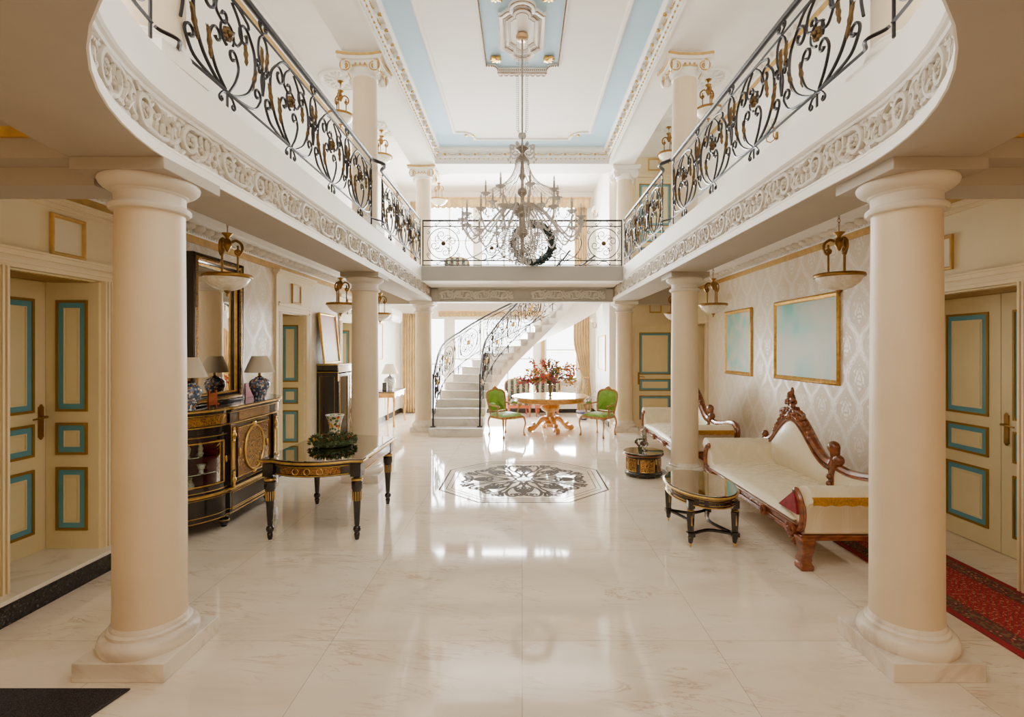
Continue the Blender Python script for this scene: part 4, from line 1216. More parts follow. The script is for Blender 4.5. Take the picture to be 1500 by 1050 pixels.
def arm(parent, a, r, zc, z0, dip, rise):
    ca, sa = math.cos(a), math.sin(a)
    prof = catmull([(0.05,z0,0),(0.05+(r-0.05)*0.22,z0+rise,0),(0.05+(r-0.05)*0.55,z0-dip*0.55,0),(0.05+(r-0.05)*0.82,zc-dip,0),(r,zc-0.09,0),(r,zc-0.02,0)], 5)
    m = MB(); m.tube([(p.x*ca,p.x*sa,p.y) for p in prof], 0.012, 6)
    o = m.build('arm', CRYSTAL, parent)
    X, Y = r*ca, r*sa
    m = MB(); m.lathe([(0.012,zc-0.03),(0.03,zc-0.02),(0.062,zc),(0.066,zc+0.008),(0.05,zc+0.006),(0.014,zc+0.004)], (X,Y,0), 12)
    for i in range(6):
        b = 2*PI*i/6; m.bead((X+0.058*math.cos(b), Y+0.058*math.sin(b), zc-0.035), 0.0085, 0.022)
    m.build('drip_dish', CRYSTAL, o)
    m = MB(); m.lathe([(0.012,zc),(0.016,zc+0.01),(0.0135,zc+0.02),(0.0135,zc+0.11),(0.0,zc+0.112)], (X,Y,0), 10); m.build('candle_tube', SILVER, o)
    m = MB(); m.lathe([(0.006,zc+0.11),(0.012,zc+0.125),(0.013,zc+0.14),(0.007,zc+0.168),(0.0,zc+0.18)], (X,Y,0), 8); m.build('bulb', WINGLASS if False else CRYSTAL, o)
    m = MB(); m.bead((X,Y,zc-0.12), 0.014, 0.035); m.bead((X,Y,zc-0.065), 0.008, 0.012); m.build('drop', CRYSTAL, o)
for i in range(8): arm(CH, 2*PI*i/8+0.2, 0.48, 3.75, 3.58, 0.10, 0.05)
for i in range(16): arm(CH, 2*PI*i/16+0.1, 0.775, 3.42, 3.50, 0.25, 0.10)
m = MB()
for i in range(16):        # swags between the lower dishes and from the hub
    a = 2*PI*i/16+0.1; b = 2*PI*(i+1)/16+0.1
    pts = []
    for j in range(9):
        t_ = j/8; aa = a+(b-a)*t_; pts.append((0.77*math.cos(aa), 0.77*math.sin(aa), 3.40-0.09*math.sin(PI*t_)))
    strand(m, pts, 0.026, 0.0075)
    pts = []
    for j in range(11):
        t_ = j/10; r = 0.10+(0.72-0.10)*t_; pts.append((r*math.cos(a), r*math.sin(a), 3.52-0.12*t_-0.26*math.sin(PI*t_)*(0.6+0.4*t_)))
    strand(m, pts, 0.026, 0.0075)
    pts = [(0.30*math.cos(a)*(1-0.5*j/10)+0.0, 0.30*math.sin(a)*(1-0.5*j/10), 3.42-0.045*j) for j in range(11)]
    strand(m, pts, 0.024, 0.0075)
o = m.build('bead_swags', CRYSTAL, CH); o['kind'] = 'stuff'
m = MB()
for ring, (r, zt, zb, k) in enumerate(((0.27,3.46,3.02,22),(0.17,3.30,2.94,16),(0.09,3.15,2.90,10),(0.48,3.66,3.55,20))):
    for i in range(k):
        a = 2*PI*i/k+ring*0.1; strand(m, [(r*math.cos(a), r*math.sin(a), zt),(r*0.97*math.cos(a), r*0.97*math.sin(a), zb)], 0.025, 0.008)
        m.bead((r*math.cos(a), r*math.sin(a), zb-0.03), 0.012, 0.03)
m.ell((0,0,2.90), 0.035, 0.035, 0.045, 10, 6)
o = m.build('crystal_fringe', CRYSTAL, CH); o['kind'] = 'stuff'
# ================================================================== LEFT-HAND FURNITURE
def lamp(lab, loc, china, shade, H=0.49, R=0.157):
    t = thing('table_lamp', lab, 'lamp', loc)
    k = H/0.49
    m = MB(); m.lathe([(0.0,0.0),(0.058,0.0),(0.060,0.012),(0.056,0.02),(0.066,0.05),(0.088,0.10),(0.104,0.145),(0.108,0.18),(0.100,0.21),(0.075,0.232),(0.05,0.243),(0.046,0.255),(0.0,0.257)], n=28); 
    m.v = [(x*k,y*k,z*k) for x,y,z in m.v]; m.build('jar_base', china, t)
    m = MB(); m.lathe([(0.03,0.255),(0.022,0.262),(0.012,0.27),(0.016,0.285),(0.010,0.30),(0.008,0.33)], n=14); m.v = [(x*k,y*k,z*k) for x,y,z in m.v]; m.build('brass_neck', BRASS, t)
    m = MB(); m.lathe([(R/k,0.305),(0.085*R/0.165/k,0.485),(0.083*R/0.165/k,0.485),((R-0.004)/k,0.305)], n=36); m.v = [(x*k,y*k,z*k) for x,y,z in m.v]; m.build('lamp_shade', shade, t)
    return t

# ---- black credenza
cz = thing('credenza', 'black and gold display credenza with oval inlaid door under the tall mirror', 'cabinet', (XL+0.005, 5.53, 0), PI/2)
HALF = [(-0.46,-0.452),(-0.53,-0.452),(-0.60,-0.44),(-0.68,-0.40),(-0.76,-0.345),(-0.84,-0.27),(-0.91,-0.20),(-0.955,-0.14),(-0.97,0.0)]
def plan(off, blk=True):
    lf_ = [(x-off*0.8, y-off*0.75 if y < -0.01 else 0.0) for x, y in [(p.x,p.y) for p in catmull([(a,b) for a,b in HALF], 4)]]
    ctr = [(-0.455-off*0.3,-0.455-off),(-0.455-off*0.3,-0.475-off),(0.475+off*0.3,-0.475-off),(0.475+off*0.3,-0.455-off)]
    rt = [(-x+0.02, y) for x, y in lf_]
    return lf_[::-1]+ctr+rt      # runs from the wall round the front to the wall
def ring_z(mb, off, z, r, gapc=False): mb.tube([(x,y,z) for x,y in plan(off)], r, 5)
m = MB(); m.prism(plan(0.0)[::1], 0.12, 0.36); m.prism(plan(0.015), 0.355, 0.395); m.prism(plan(0.0), 1.01, 1.135); m.prism(plan(-0.02), 0.94, 1.012)
m.box(-0.95, 0.97, -0.012, 0.0, 0.36, 1.02)
m.box(-0.40,0.42,-0.44,-0.02,0.38,1.0)
cx_ = m.build('carcass', EBONY, cz)
m = MB(); m.prism(plan(0.035), 1.15, 1.185); m.prism(plan(0.018), 1.132, 1.152); m.build('top_slab', EBONY, cz)
g = MB()
for off, z, r in ((0.036,1.168,0.010),(0.004,1.015,0.007),(0.004,1.125,0.005),(0.018,0.375,0.013),(0.003,0.345,0.004),(0.003,0.135,0.004),(0.0,0.18,0.003)): ring_z(g, off, z, r)
def rect(mb, x0, x1, z0, z1, y, r): mb.tube([(x0,y,z0),(x1,y,z0),(x1,y,z1),(x0,y,z1)], r, 5, closed=True)
rect(g, -0.42, 0.44, 0.165, 0.33, -0.478, 0.004)
g.build('gilt_mouldings', GILT, cz)
m = MB(); m.box(-0.30, 0.32, -0.482, -0.472, 1.03, 1.115); 
pl_ = plan(0.006); n_ = len(pl_)
for sl in (pl_[3:n_//2-3], pl_[n_//2+3:n_-3]):
    m.add([(x,y,1.03) for x,y in sl]+[(x,y,1.115) for x,y in sl], [(i,i+1,len(sl)+i+1,len(sl)+i) for i in range(len(sl)-1)])
m.build('frieze_inlay', EBINLAY, cz)
for x in (-0.425, 0.445):
    m = MB(); m.box(x-0.045,x+0.045,-0.49,-0.44,0.395,1.01); o = m.build('pilaster', EBONY, cz)
    m = MB(); m.box(x-0.022,x+0.022,-0.494,-0.489,0.56,0.84)
    for z0, s_ in ((0.90,1),(0.46,-1)):
        for i in range(5): m.ell((x, -0.497, z0+s_*(0.03*i-0.06)), 0.024-0.003*i, 0.014, 0.024, 6, 4)
        m.ell((x,-0.50,z0), 0.03,0.02,0.03,8,5)
    m.tube([(x-0.036,-0.492,0.42),(x-0.036,-0.492,0.99),(x+0.036,-0.492,0.99),(x+0.036,-0.492,0.42)], 0.003, 4, closed=True)
    m.build('gilt_mount', GILT, o)
m = MB(); m.box(-0.37,0.39,-0.465,-0.43,0.40,1.005); dr = m.build('centre_door', EBONY, cz)
m = MB(); m.box(-0.31,0.33,-0.470,-0.464,0.46,0.95); o = m.build('inlay_panel', BOULLED, dr); o['label'] = 'panel of dark brass scroll inlay'
m = MB(); m.prism([(0.01+0.185*math.cos(a*PI/18), 0.705+0.225*math.sin(a*PI/18)) for a in range(36)], -0.478, -0.468, 'y'); o = m.build('oval_medallion', BOULLE, dr); o['label'] = 'oval of bright brass inlay'
g = MB(); g.tube([(0.01+0.19*math.cos(a*PI/18),-0.478,0.705+0.23*math.sin(a*PI/18)) for a in range(36)], 0.010, 6, closed=True)
rect(g,-0.315,0.335,0.455,0.955,-0.472,0.008); rect(g,-0.355,0.375,0.415,0.99,-0.468,0.003)
for q in (0.42,): 
    for zz in (0.43,0.98): g.ell((0.01,-0.475,zz+ (0.02 if zz<0.6 else -0.02)), 0.045,0.012,0.02,8,4)
    for xx in (-0.27,0.29): g.ell((xx,-0.475,0.705),0.016,0.012,0.045,8,4)
g.build('gilt_oval_frame', GILT, dr)
for sgn, nm in ((-1,'near'),(1,'far')):
    base = [(p.x,p.y) for p in catmull([(a,b) for a,b in HALF], 4)]
    P_ = [(x if sgn < 0 else -x+0.02, y) for x, y in base]
    core = P_[3:-3]
    def strip(name, sl, z0, z1, off, mat, par):
        mb = MB(); k = len(sl)
        sl2 = [(x-sgn*(-1)*0+0.0, y+off) for x, y in sl]
        mb.add([(x,y,z0) for x,y in sl2]+[(x,y,z1) for x,y in sl2], [(i,i+1,k+i+1,k+i) for i in range(k-1)])
        return mb.build(name, mat, par)
    d_ = MB(); d_.v = []
    for z0, z1 in ((0.39,0.455),(0.885,0.945)):
        poly = P_+[(x, y+0.03) for x, y in reversed(P_)]
        d_.prism(poly, z0, z1)
    for sl in (P_[:5], P_[-8:-3]): d_.prism(sl+[(x,y+0.03) for x,y in reversed(sl)], 0.45, 0.89)
    dd = d_.build('bowed_door', EBONY, cz)
    strip('curved_glass', P_[3:-3], 0.455, 0.885, 0.012, GLASSM, dd)
    g = MB(); sl = P_[4:-7]
    for z in (0.47, 0.872): g.tube([(x,y-0.006,z) for x,y in sl], 0.007, 5)
    for x, y in (sl[0], sl[-1]): g.tube([(x,y-0.006,0.47),(x,y-0.006,0.872)], 0.007, 5)
    g.tube([(x,y-0.004,0.412) for x,y in P_[1:-4]], 0.004, 4); g.tube([(x,y-0.004,0.925) for x,y in P_[1:-4]], 0.004, 4)
    g.ell((P_[2][0],P_[2][1]-0.008,0.68),0.014,0.01,0.035); g.build('gilt_edging', GILT, dd)
    m = MB(); m.box(*( (-0.90,-0.42) if sgn < 0 else (0.44,0.92)), -0.03, -0.014, 0.40, 0.94); m.box(*((-0.43,-0.405) if sgn<0 else (0.425,0.45)), -0.42,-0.03,0.40,0.94); o = m.build('crimson_lining', REDLIN, cz); o['label'] = 'crimson cloth lining'
    for z in (0.575, 0.735):
        m = MB(); m.prism([(p[0]*0.99,p[1]*0.93-0.0) for p in P_[2:-2]]+([(-0.90,-0.035),(-0.44,-0.035)] if sgn < 0 else [(0.92,-0.035),(0.46,-0.035)]), z, z+0.008); m.build('glass_shelf', TOPGLASS, cz)
for x, y in ((-0.425,-0.40),(0.445,-0.40),(-0.83,-0.09),(0.85,-0.09)):
    m = MB(); m.lathe([(0.03,0.12),(0.032,0.105),(0.022,0.10),(0.024,0.092),(0.044,0.08),(0.048,0.06),(0.042,0.035),(0.028,0.022),(0.026,0.014),(0.030,0.010),(0.024,0.0)], (x,y,0), 18); o = m.build('bun_foot', EBONY, cz)
    m = MB(); m.tube([(x+0.049*math.cos(a*PI/8), y+0.049*math.sin(a*PI/8), 0.066) for a in range(16)], 0.004, 4, closed=True); m.build('gilt_band', GILT, o)
# trinkets on the glass shelves
PORC = chintz('cream_porcelain', (232,226,214), [(206,180,150),(232,226,214),(190,150,130),(226,214,200)], 60)
def trinket(kind, lab, x, y, z):
    # world position from the credenza frame
    wx, wy = XL+0.005-y, 5.53+x
    t = thing(kind, lab, kind.split('_')[-1], (wx, wy, z))
    m = MB()
    if kind.endswith('cup'): m.lathe([(0.0,0.0),(0.022,0.0),(0.02,0.008),(0.032,0.03),(0.04,0.06),(0.036,0.06),(0.028,0.03),(0.0,0.012)], n=16)
    elif kind.endswith('vase'): m.lathe([(0.0,0.0),(0.028,0.0),(0.034,0.03),(0.04,0.06),(0.025,0.09),(0.014,0.11),(0.022,0.13),(0.018,0.13),(0.01,0.11)], n=16)
    else: m.lathe([(0.0,0.0),(0.03,0.0),(0.02,0.015),(0.024,0.05),(0.016,0.075),(0.02,0.09),(0.012,0.105),(0.0,0.108)], n=14)
    m.build('body', PORC, t)
    if kind.endswith('cup'):
        m = MB(); m.tube([(0.036,0,0.048),(0.058,0,0.045),(0.06,0,0.028),(0.032,0,0.02)], 0.004, 5); m.build('handle', GILT, t)
trinket('porcelain_figurine', 'small porcelain figurine on the top glass shelf of the credenza', -0.56, -0.25, 0.7435)
trinket('porcelain_vase', 'small porcelain vase on the top glass shelf of the credenza', -0.66, -0.18, 0.7435)
trinket('porcelain_cup', 'small gilt-handled cup on the middle glass shelf of the credenza', -0.58, -0.27, 0.5835)
trinket('porcelain_figurine', 'tiny pale figurine on the middle glass shelf of the credenza', -0.68, -0.16, 0.5835)
trinket('porcelain_vase', 'squat pale vase on the floor of the glazed credenza end', -0.64, -0.20, 0.396)
# on the credenza
lamp('blue chinoiserie jar lamp half hidden by the thick column', (-3.055, 4.73, 1.186), CHINABLUE, SHADE)
lamp('blue chinoiserie jar lamp with linen shade beside the pink card', (-2.925, 5.755, 1.186), CHINABLUE, SHADE)
t = thing('greeting_card', 'pink upright card standing behind the jar lamp on the credenza', 'card', (-3.2, 6.10, 1.186), PI/2)
m = MB(); m.box(-0.13,0.13,-0.006,0,0,0.17); m.build('front_sheet', PINK, t)
m = MB(); m.xf = Matrix.Translation((0,0,0)) @ Matrix.Rotation(-0.3, 4, 'X'); m.box(-0.13,0.13,0.0,0.004,0.0,0.168); m.build('rear_sheet', PINK, t)
t = thing('wooden_easel', 'small brown wooden photo easel beside the half-hidden jar lamp', 'easel', (-2.965, 4.945, 1.186), PI/2-0.5)
m = MB(); m.box(-0.04,-0.028,-0.01,0.01,0,0.17); m.box(0.028,0.04,-0.01,0.01,0,0.17); m.box(-0.05,0.05,-0.03,0.01,0.03,0.045); m.box(-0.04,0.04,-0.012,-0.004,0.045,0.14); m.build('stand', REDWOOD, t)
# ---- tall mirror
def framed(name, lab, cat, loc, rz, W, H, prof, mats, pane_mat, pane_y=0.012, tilt=0.0, back=0.02, pane_name='picture', fname='frame', split=None):
    """rectangle W x H (outer) facing -Y; profile n measured inward from the outer edge"""
    t = thing(name, lab, cat, loc, rz, rx=0.0)
    x0, x1 = -W/2, W/2; path = [(x0,0),(x1,0),(x1,H),(x0,H)]
    R_ = Matrix.Rotation(tilt, 4, 'X')
    segs = split or [(0, len(prof)-1, mats[0])]
    for i, (a, b, mt) in enumerate(segs):
        m = MB(); m.xf = R_ @ FRONT; m.sweep(prof[a:b+1], path, closed=True)
        m.build(fname if i == 0 else 'gilt_band', mt, t, sharp=30)
    w = prof[-1][0]
    m = MB(); m.xf = R_; m.box(x0+w-0.01, x1-w+0.01, -pane_y, -pane_y+0.006, w-0.01, H-w+0.01); m.build(pane_name, pane_mat, t)
    m = MB(); m.xf = R_; m.box(x0+0.01, x1-0.01, -0.004, 0.0, 0.01, H-0.01); m.build('backboard', EBONY, t)
    return t
mp = [(0,0),(0,0.088),(0.008,0.10),(0.02,0.10),(0.025,0.085),(0.028,0.088),(0.035,0.10),(0.055,0.102),(0.07,0.09),(0.072,0.075),(0.085,0.07),(0.095,0.075),(0.098,0.06),(0.11,0.05),(0.115,0.035),(0.115,0.02)]
framed('tall_mirror', 'tall mirror in black and gold carved frame standing on the credenza', 'mirror', (-3.205, 5.335, 1.190), PI/2, 0.87, 1.49, mp, [EBONY], MIRROR, 0.03, pane_name='mirror_glass', split=[(0,4,EBONY),(4,8,EBINLAY),(8,11,EBONY),(11,13,GILT),(13,15,EBONY)])
# ---- tall black display cabinet and leaning picture
tc = thing('display_cabinet', 'tall narrow black display cabinet with gold lines below the leaning painting', 'cabinet', (XL+0.005, 8.91, 0), PI/2)
m = MB(); W2 = 0.50
m.box(-W2, W2, -0.34, 0, 0, 0.10); m.box(-W2-0.0, -W2+0.03, -0.34, 0, 0.10, 1.40); m.box(W2-0.03, W2, -0.34, 0, 0.10, 1.40); m.box(-W2, W2, -0.02, 0, 0.1, 1.4); m.box(-W2,W2,-0.34,0,1.36,1.48); m.box(-W2-0.02,W2+0.02,-0.36,0,1.475,1.505)
bevel(m.build('carcass', EBONY, tc), 0.004)
for x0, x1 in ((-W2+0.03,-0.005),(0.005,W2-0.03)):
    m = MB(); m.box(x0,x1,-0.352,-0.335,0.12,0.17); m.box(x0,x1,-0.352,-0.335,1.30,1.345); m.box(x0,x0+0.045,-0.352,-0.335,0.17,1.30); m.box(x1-0.045,x1,-0.352,-0.335,0.17,1.30); o = m.build('glazed_door', EBONY, tc)
    m = MB(); m.box(x0+0.045,x1-0.045,-0.346,-0.342,0.17,1.30); m.build('door_glass', GLASSM, o)
    g = MB(); rect(g, x0+0.05, x1-0.05, 0.18, 1.29, -0.354, 0.005); g.build('gilt_line', GILT, o)
g = MB(); g.tube([(-W2-0.022,-0.36,1.49),(W2+0.022,-0.36,1.49)], 0.008, 5); g.tube([(-W2-0.022,0,1.49),(-W2-0.022,-0.36,1.49)], 0.008, 5); g.tube([(-W2-0.004,0,1.37),(-W2-0.004,-0.342,1.37),(W2,-0.345,1.37)], 0.005, 5)
g.tube([(-W2-0.003,-0.05,0.18),(-W2-0.003,-0.29,0.18),(-W2-0.003,-0.29,1.30),(-W2-0.003,-0.05,1.30)], 0.003, 4, closed=True)
for i in range(4): g.ell((-W2+0.01,-0.345,1.33-0.03*i), 0.02,0.012,0.02,6,4)
g.build('gilt_mouldings', GILT, tc)
m = MB(); m.box(-W2+0.03,W2-0.03,-0.345,-0.343,1.385,1.46); m.build('frieze_inlay', BURL, tc)
m = MB()
for z in (0.5,0.8,1.08): m.box(-W2+0.03,W2-0.03,-0.32,-0.02,z,z+0.008)
m.build('glass_shelf', TOPGLASS, tc)
gp = [(0,0),(0,0.022),(0.008,0.032),(0.02,0.034),(0.028,0.026),(0.034,0.02),(0.034,0.01)]
framed('leaning_painting', 'gilt framed pink sunset painting leaning on the tall black cabinet', 'picture', (-3.225, 8.74, 1.506), PI/2, 0.74, 0.84, gp, [GILT], ART3, 0.012, tilt=-0.105)
# ---- black table with inlaid apron
tb = thing('dining_table', 'black table with gold inlay, bowed end and glass top holding the wreath', 'table', (-1.92, 5.30, 0))
def ttop(o_=0.0, bow=0.12):
    q = []
    c = [(-0.345+0.69*i/12, -0.60-o_-bow*math.sin(PI*i/12)**0.8) for i in range(13)]
    q += [(-0.47-o_,-0.46),(-0.47-o_,-0.60-o_)] + [(-0.355,-0.60-o_)] + c[1:-1] + [(0.355,-0.60-o_),(0.47+o_,-0.60-o_),(0.47+o_,-0.46),(0.455+o_,-0.45)]
    return q + [(-x,-y) for x,y in q]
m = MB(); m.prism(ttop(0.0), 0.715, 0.742); m.prism([(x*0.97,y*0.985) for x,y in ttop(-0.01)], 0.70, 0.716)
tp = bevel(m.build('table_top', EBONY, tb), 0.004)
m = MB(); m.prism([(x*0.9,y*0.92) for x,y in ttop(-0.02)], 0.742, 0.7435); o = m.build('top_veneer', wood('walnut_veneer', (84,52,28), (122,82,48), 0.2, (8,3,3)), tb)
g = MB()
for k_, r in ((0.9,0.004),(0.84,0.003),(0.6,0.003)): g.tube([(x*k_,y*k_,0.744) for x,y in ttop(-0.02)], r, 4, closed=True)
g.build('gilt_stringing', BURL, tb)
m = MB(); m.prism([(x*0.985,y*0.985) for x,y in ttop(0.0)], 0.7455, 0.752); m.build('glass_top', TOPGLASS, tb)
g = MB(); g.tube([(x,y,0.728) for x,y in ttop(0.004)], 0.010, 5, closed=True); g.build('gilt_edge', GILT, tb)
m = MB(); ap = [(x*0.94,y*0.955) for x,y in ttop(0.0)]; m.prism(ap, 0.60, 0.70); m.build('apron', EBONY, tb)
m = MB(); 
def apstrip(mb, sl, z0, z1):
    k = len(sl); mb.add([(x,y,z0) for x,y in sl]+[(x,y,z1) for x,y in sl], [(i,i+1,k+i+1,k+i) for i in range(k-1)])
ap2 = [(x*0.945,y*0.96) for x,y in ttop(0.002)]; H_ = len(ap2)//2
apstrip(m, ap2[3:14], 0.622, 0.682); apstrip(m, ap2[H_+3:H_+14], 0.622, 0.682)
apstrip(m, [(0.436,-0.44),(0.436,0.44)], 0.622, 0.682); apstrip(m, [(-0.436,0.44),(-0.436,-0.44)], 0.622, 0.682)
m.build('apron_inlay', BOULLED, tb)
g = MB()
for z in (0.612,0.69): g.tube([(x,y,z) for x,y in ap2[2:15]], 0.005, 5); g.tube([(x,y,z) for x,y in ap2[H_+2:H_+15]], 0.005, 5); g.tube([(0.438,-0.45,z),(0.438,0.45,z)], 0.005, 5); g.tube([(-0.438,-0.45,z),(-0.438,0.45,z)], 0.005, 5)
for i in (6,8,10): 
    x,y = ap2[i]; g.tube([(x+0.028*math.cos(a),y-0.003,0.652+0.028*math.sin(a)) for a in [j*PI/6 for j in range(12)]], 0.004, 4, closed=True)
g.build('gilt_beading', GILT, tb)
def turned_leg(t, x, y):
    m = MB(); m.box(x-0.048,x+0.048,y-0.048,y+0.048,0.585,0.702)
    m.lathe([(0.040,0.59),(0.03,0.575),(0.036,0.545),(0.05,0.53),(0.05,0.47),(0.042,0.455),(0.040,0.44),(0.034,0.34),(0.024,0.14),(0.020,0.125),(0.030,0.115),(0.036,0.095),(0.030,0.075),(0.020,0.065),(0.026,0.055),(0.024,0.03),(0.018,0.0)], (x,y,0), 20)
    o = m.build('leg', EBONY, t)
    g = MB(); g.lathe([(0.034,0.568),(0.05,0.562),(0.054,0.552),(0.046,0.542),(0.036,0.538)], (x,y,0), 16); g.build('gilt_collar', GILT, o); g = MB()
    for i in range(12):
        a = 2*PI*i/12; g.tube([(x+0.040*math.cos(a),y+0.040*math.sin(a),0.445),(x+0.0365*math.cos(a),y+0.0365*math.sin(a),0.36)], 0.0045, 4)
    g.build('gilt_fluting', GILT, o)
for x in (-0.40,0.40):
    for y in (-0.545,0.545): turned_leg(tb, x, y)
# wreath and vase on the table
t = thing('berry_wreath', 'green wreath with red berries and cones lying on the black table', 'wreath', (-1.965, 5.36, 0.752))
m = MB()
for i in range(620):
    a = random.uniform(0,2*PI); b = random.uniform(-0.3,PI+0.3); R = 0.165+0.05*math.cos(b)
    c = (R*math.cos(a), R*math.sin(a), 0.035+0.05*math.sin(b)); d = Vector((math.cos(a)*math.cos(b)+random.uniform(-.7,.7), math.sin(a)*math.cos(b)+random.uniform(-.7,.7), abs(math.sin(b))+random.uniform(-.4,.4))).normalized()*random.uniform(0.025,0.05)
    e = (c[0]+d.x, c[1]+d.y, max(0.003, c[2]+d.z)); m.tube([c, ((c[0]+e[0])/2,(c[1]+e[1])/2,(c[2]+e[2])/2), e], [0.004,0.011,0.002], 4, flat=0.5)
m.tube([(0.165*x,0.165*y,0.035) for x,y in circ(0,0,1,28)], 0.034, 8, closed=True)
m.build('foliage', DLEAF, t)
for k_ in range(16):
    a = 2*PI*k_/16+random.uniform(-.1,.1); R = 0.165+random.uniform(-0.03,0.04); m = MB()
    for j in range(5): m.ell((R*math.cos(a)+random.uniform(-.02,.02), R*math.sin(a)+random.uniform(-.02,.02), 0.075+random.uniform(0,0.02)), 0.011, nu=6, nv=4)
    m.build('berry_cluster', [simple('red_berry_%d'%k_, [(160,44,28),(190,140,60),(120,72,36)][k_%3], 0.35)], t)
t = thing('porcelain_vase', 'flared porcelain vase with orange flowers standing behind the wreath', 'vase', (-2.07, 5.71, 0.752))
m = MB(); m.lathe([(0.0,0.0),(0.062,0.0),(0.064,0.012),(0.058,0.03),(0.056,0.08),(0.062,0.15),(0.076,0.215),(0.095,0.262),(0.098,0.27),(0.09,0.268),(0.07,0.215),(0.05,0.1),(0.0,0.05)], n=30); m.build('body', FLORAL, t)
m = MB(); m.tube([(0.096*x,0.096*y,0.268) for x,y in circ(0,0,1,28)], 0.005, 5, closed=True); m.build('rim', PORC, t)
# small gilt frames above the doors
fp = [(0,0),(0,0.016),(0.006,0.022),(0.018,0.022),(0.026,0.012),(0.03,0.008)]
def little(lab, loc, rz, W, H, mat=None): framed('gilt_panel_frame', lab, 'frame', loc, rz, W, H, fp, [GOLDP], CANVAS, 0.006, pane_name='plain_panel')
little('small gold frame on the cream wall above the step-up door', (XL+0.002, 3.805, 2.42), PI/2, 0.29, 0.30)
little('small gold frame above the open blue-panelled doorway', (XL+0.032, 7.58, 2.405), PI/2, 0.29, 0.285)
little('small gold frame above the doorway behind the tall black cabinet', (XL+0.032, 9.93, 2.405), PI/2, 0.27, 0.28)
little('small gold frame above the lower corner door', (2.985, YC-0.002, 2.555), 0, 0.28, 0.285)
little('small gold frame above the upper blue door', (2.955, YC-0.002, 5.75), 0, 0.26, 0.265)
little('small gold frame on the cream wall over the brass-handled door', (XR-0.002, 4.475, 2.415), -PI/2, 0.33, 0.295)
# ================================================================== RIGHT-HAND FURNITURE
# red runner, door mat
t = thing('runner_rug', 'long red oriental runner rug passing under the sofas', 'rug', (3.21, 5.9, 0))
m = MB(); m.box(-0.37,0.37,-4.2,4.3,0,0.008); m.build('pile', RUGM, t)
m = MB(); m.box(-0.382,-0.37,-4.2,4.3,0,0.009); m.box(0.37,0.382,-4.2,4.3,0,0.009); m.build('edge_binding', REDV, t)
t = thing('door_mat', 'black door mat on the marble floor beside the thick column', 'mat', (-2.55, 2.17, 0))
m = MB(); m.prism([(-0.75,-0.50),(0.32,-0.50),(0.535,0.477),(-0.75,0.477)], 0, 0.012); m.build('pile', MATM, t)
m = MB(); m.tube([(-0.74,0.477,0.006),(0.535,0.477,0.006),(0.32,-0.49,0.006)], 0.007, 6); m.build('rubber_edge', BLACKP, t)

# pictures on the papered wall
pf = [(0,0),(0,0.020),(0.010,0.030),(0.022,0.034),(0.034,0.028),(0.048,0.022),(0.058,0.016),(0.062,0.010)]
framed('framed_picture', 'large square teal picture in a gilt frame above the sofa', 'picture', (XR-0.003, 6.595, 1.33), -PI/2, 1.50, 1.08, pf, [GILT], ART2, 0.012)
framed('framed_picture', 'smaller upright teal picture in a gilt frame beside the large one', 'picture', (XR-0.003, 8.60, 1.318), -PI/2, 1.05, 1.085, pf, [GILT], ART1, 0.012)
t = thing('wall_socket', 'small white wall socket low on the papered wall beside the sofa crest', 'socket', (XR-0.001, 5.72, 0.40), -PI/2)
m = MB(); m.box(-0.04,0.04,-0.012,0,-0.04,0.04); bevel(m.build('cover_plate', PLASTIC, t), 0.004)
m = MB(); m.lathe([(0.022,-0.012),(0.022,-0.014),(0.0,-0.014)], n=16); m.v = [(x,z,y) for x,y,z in m.v]; m.build('plug_hole', BLACKP, t)

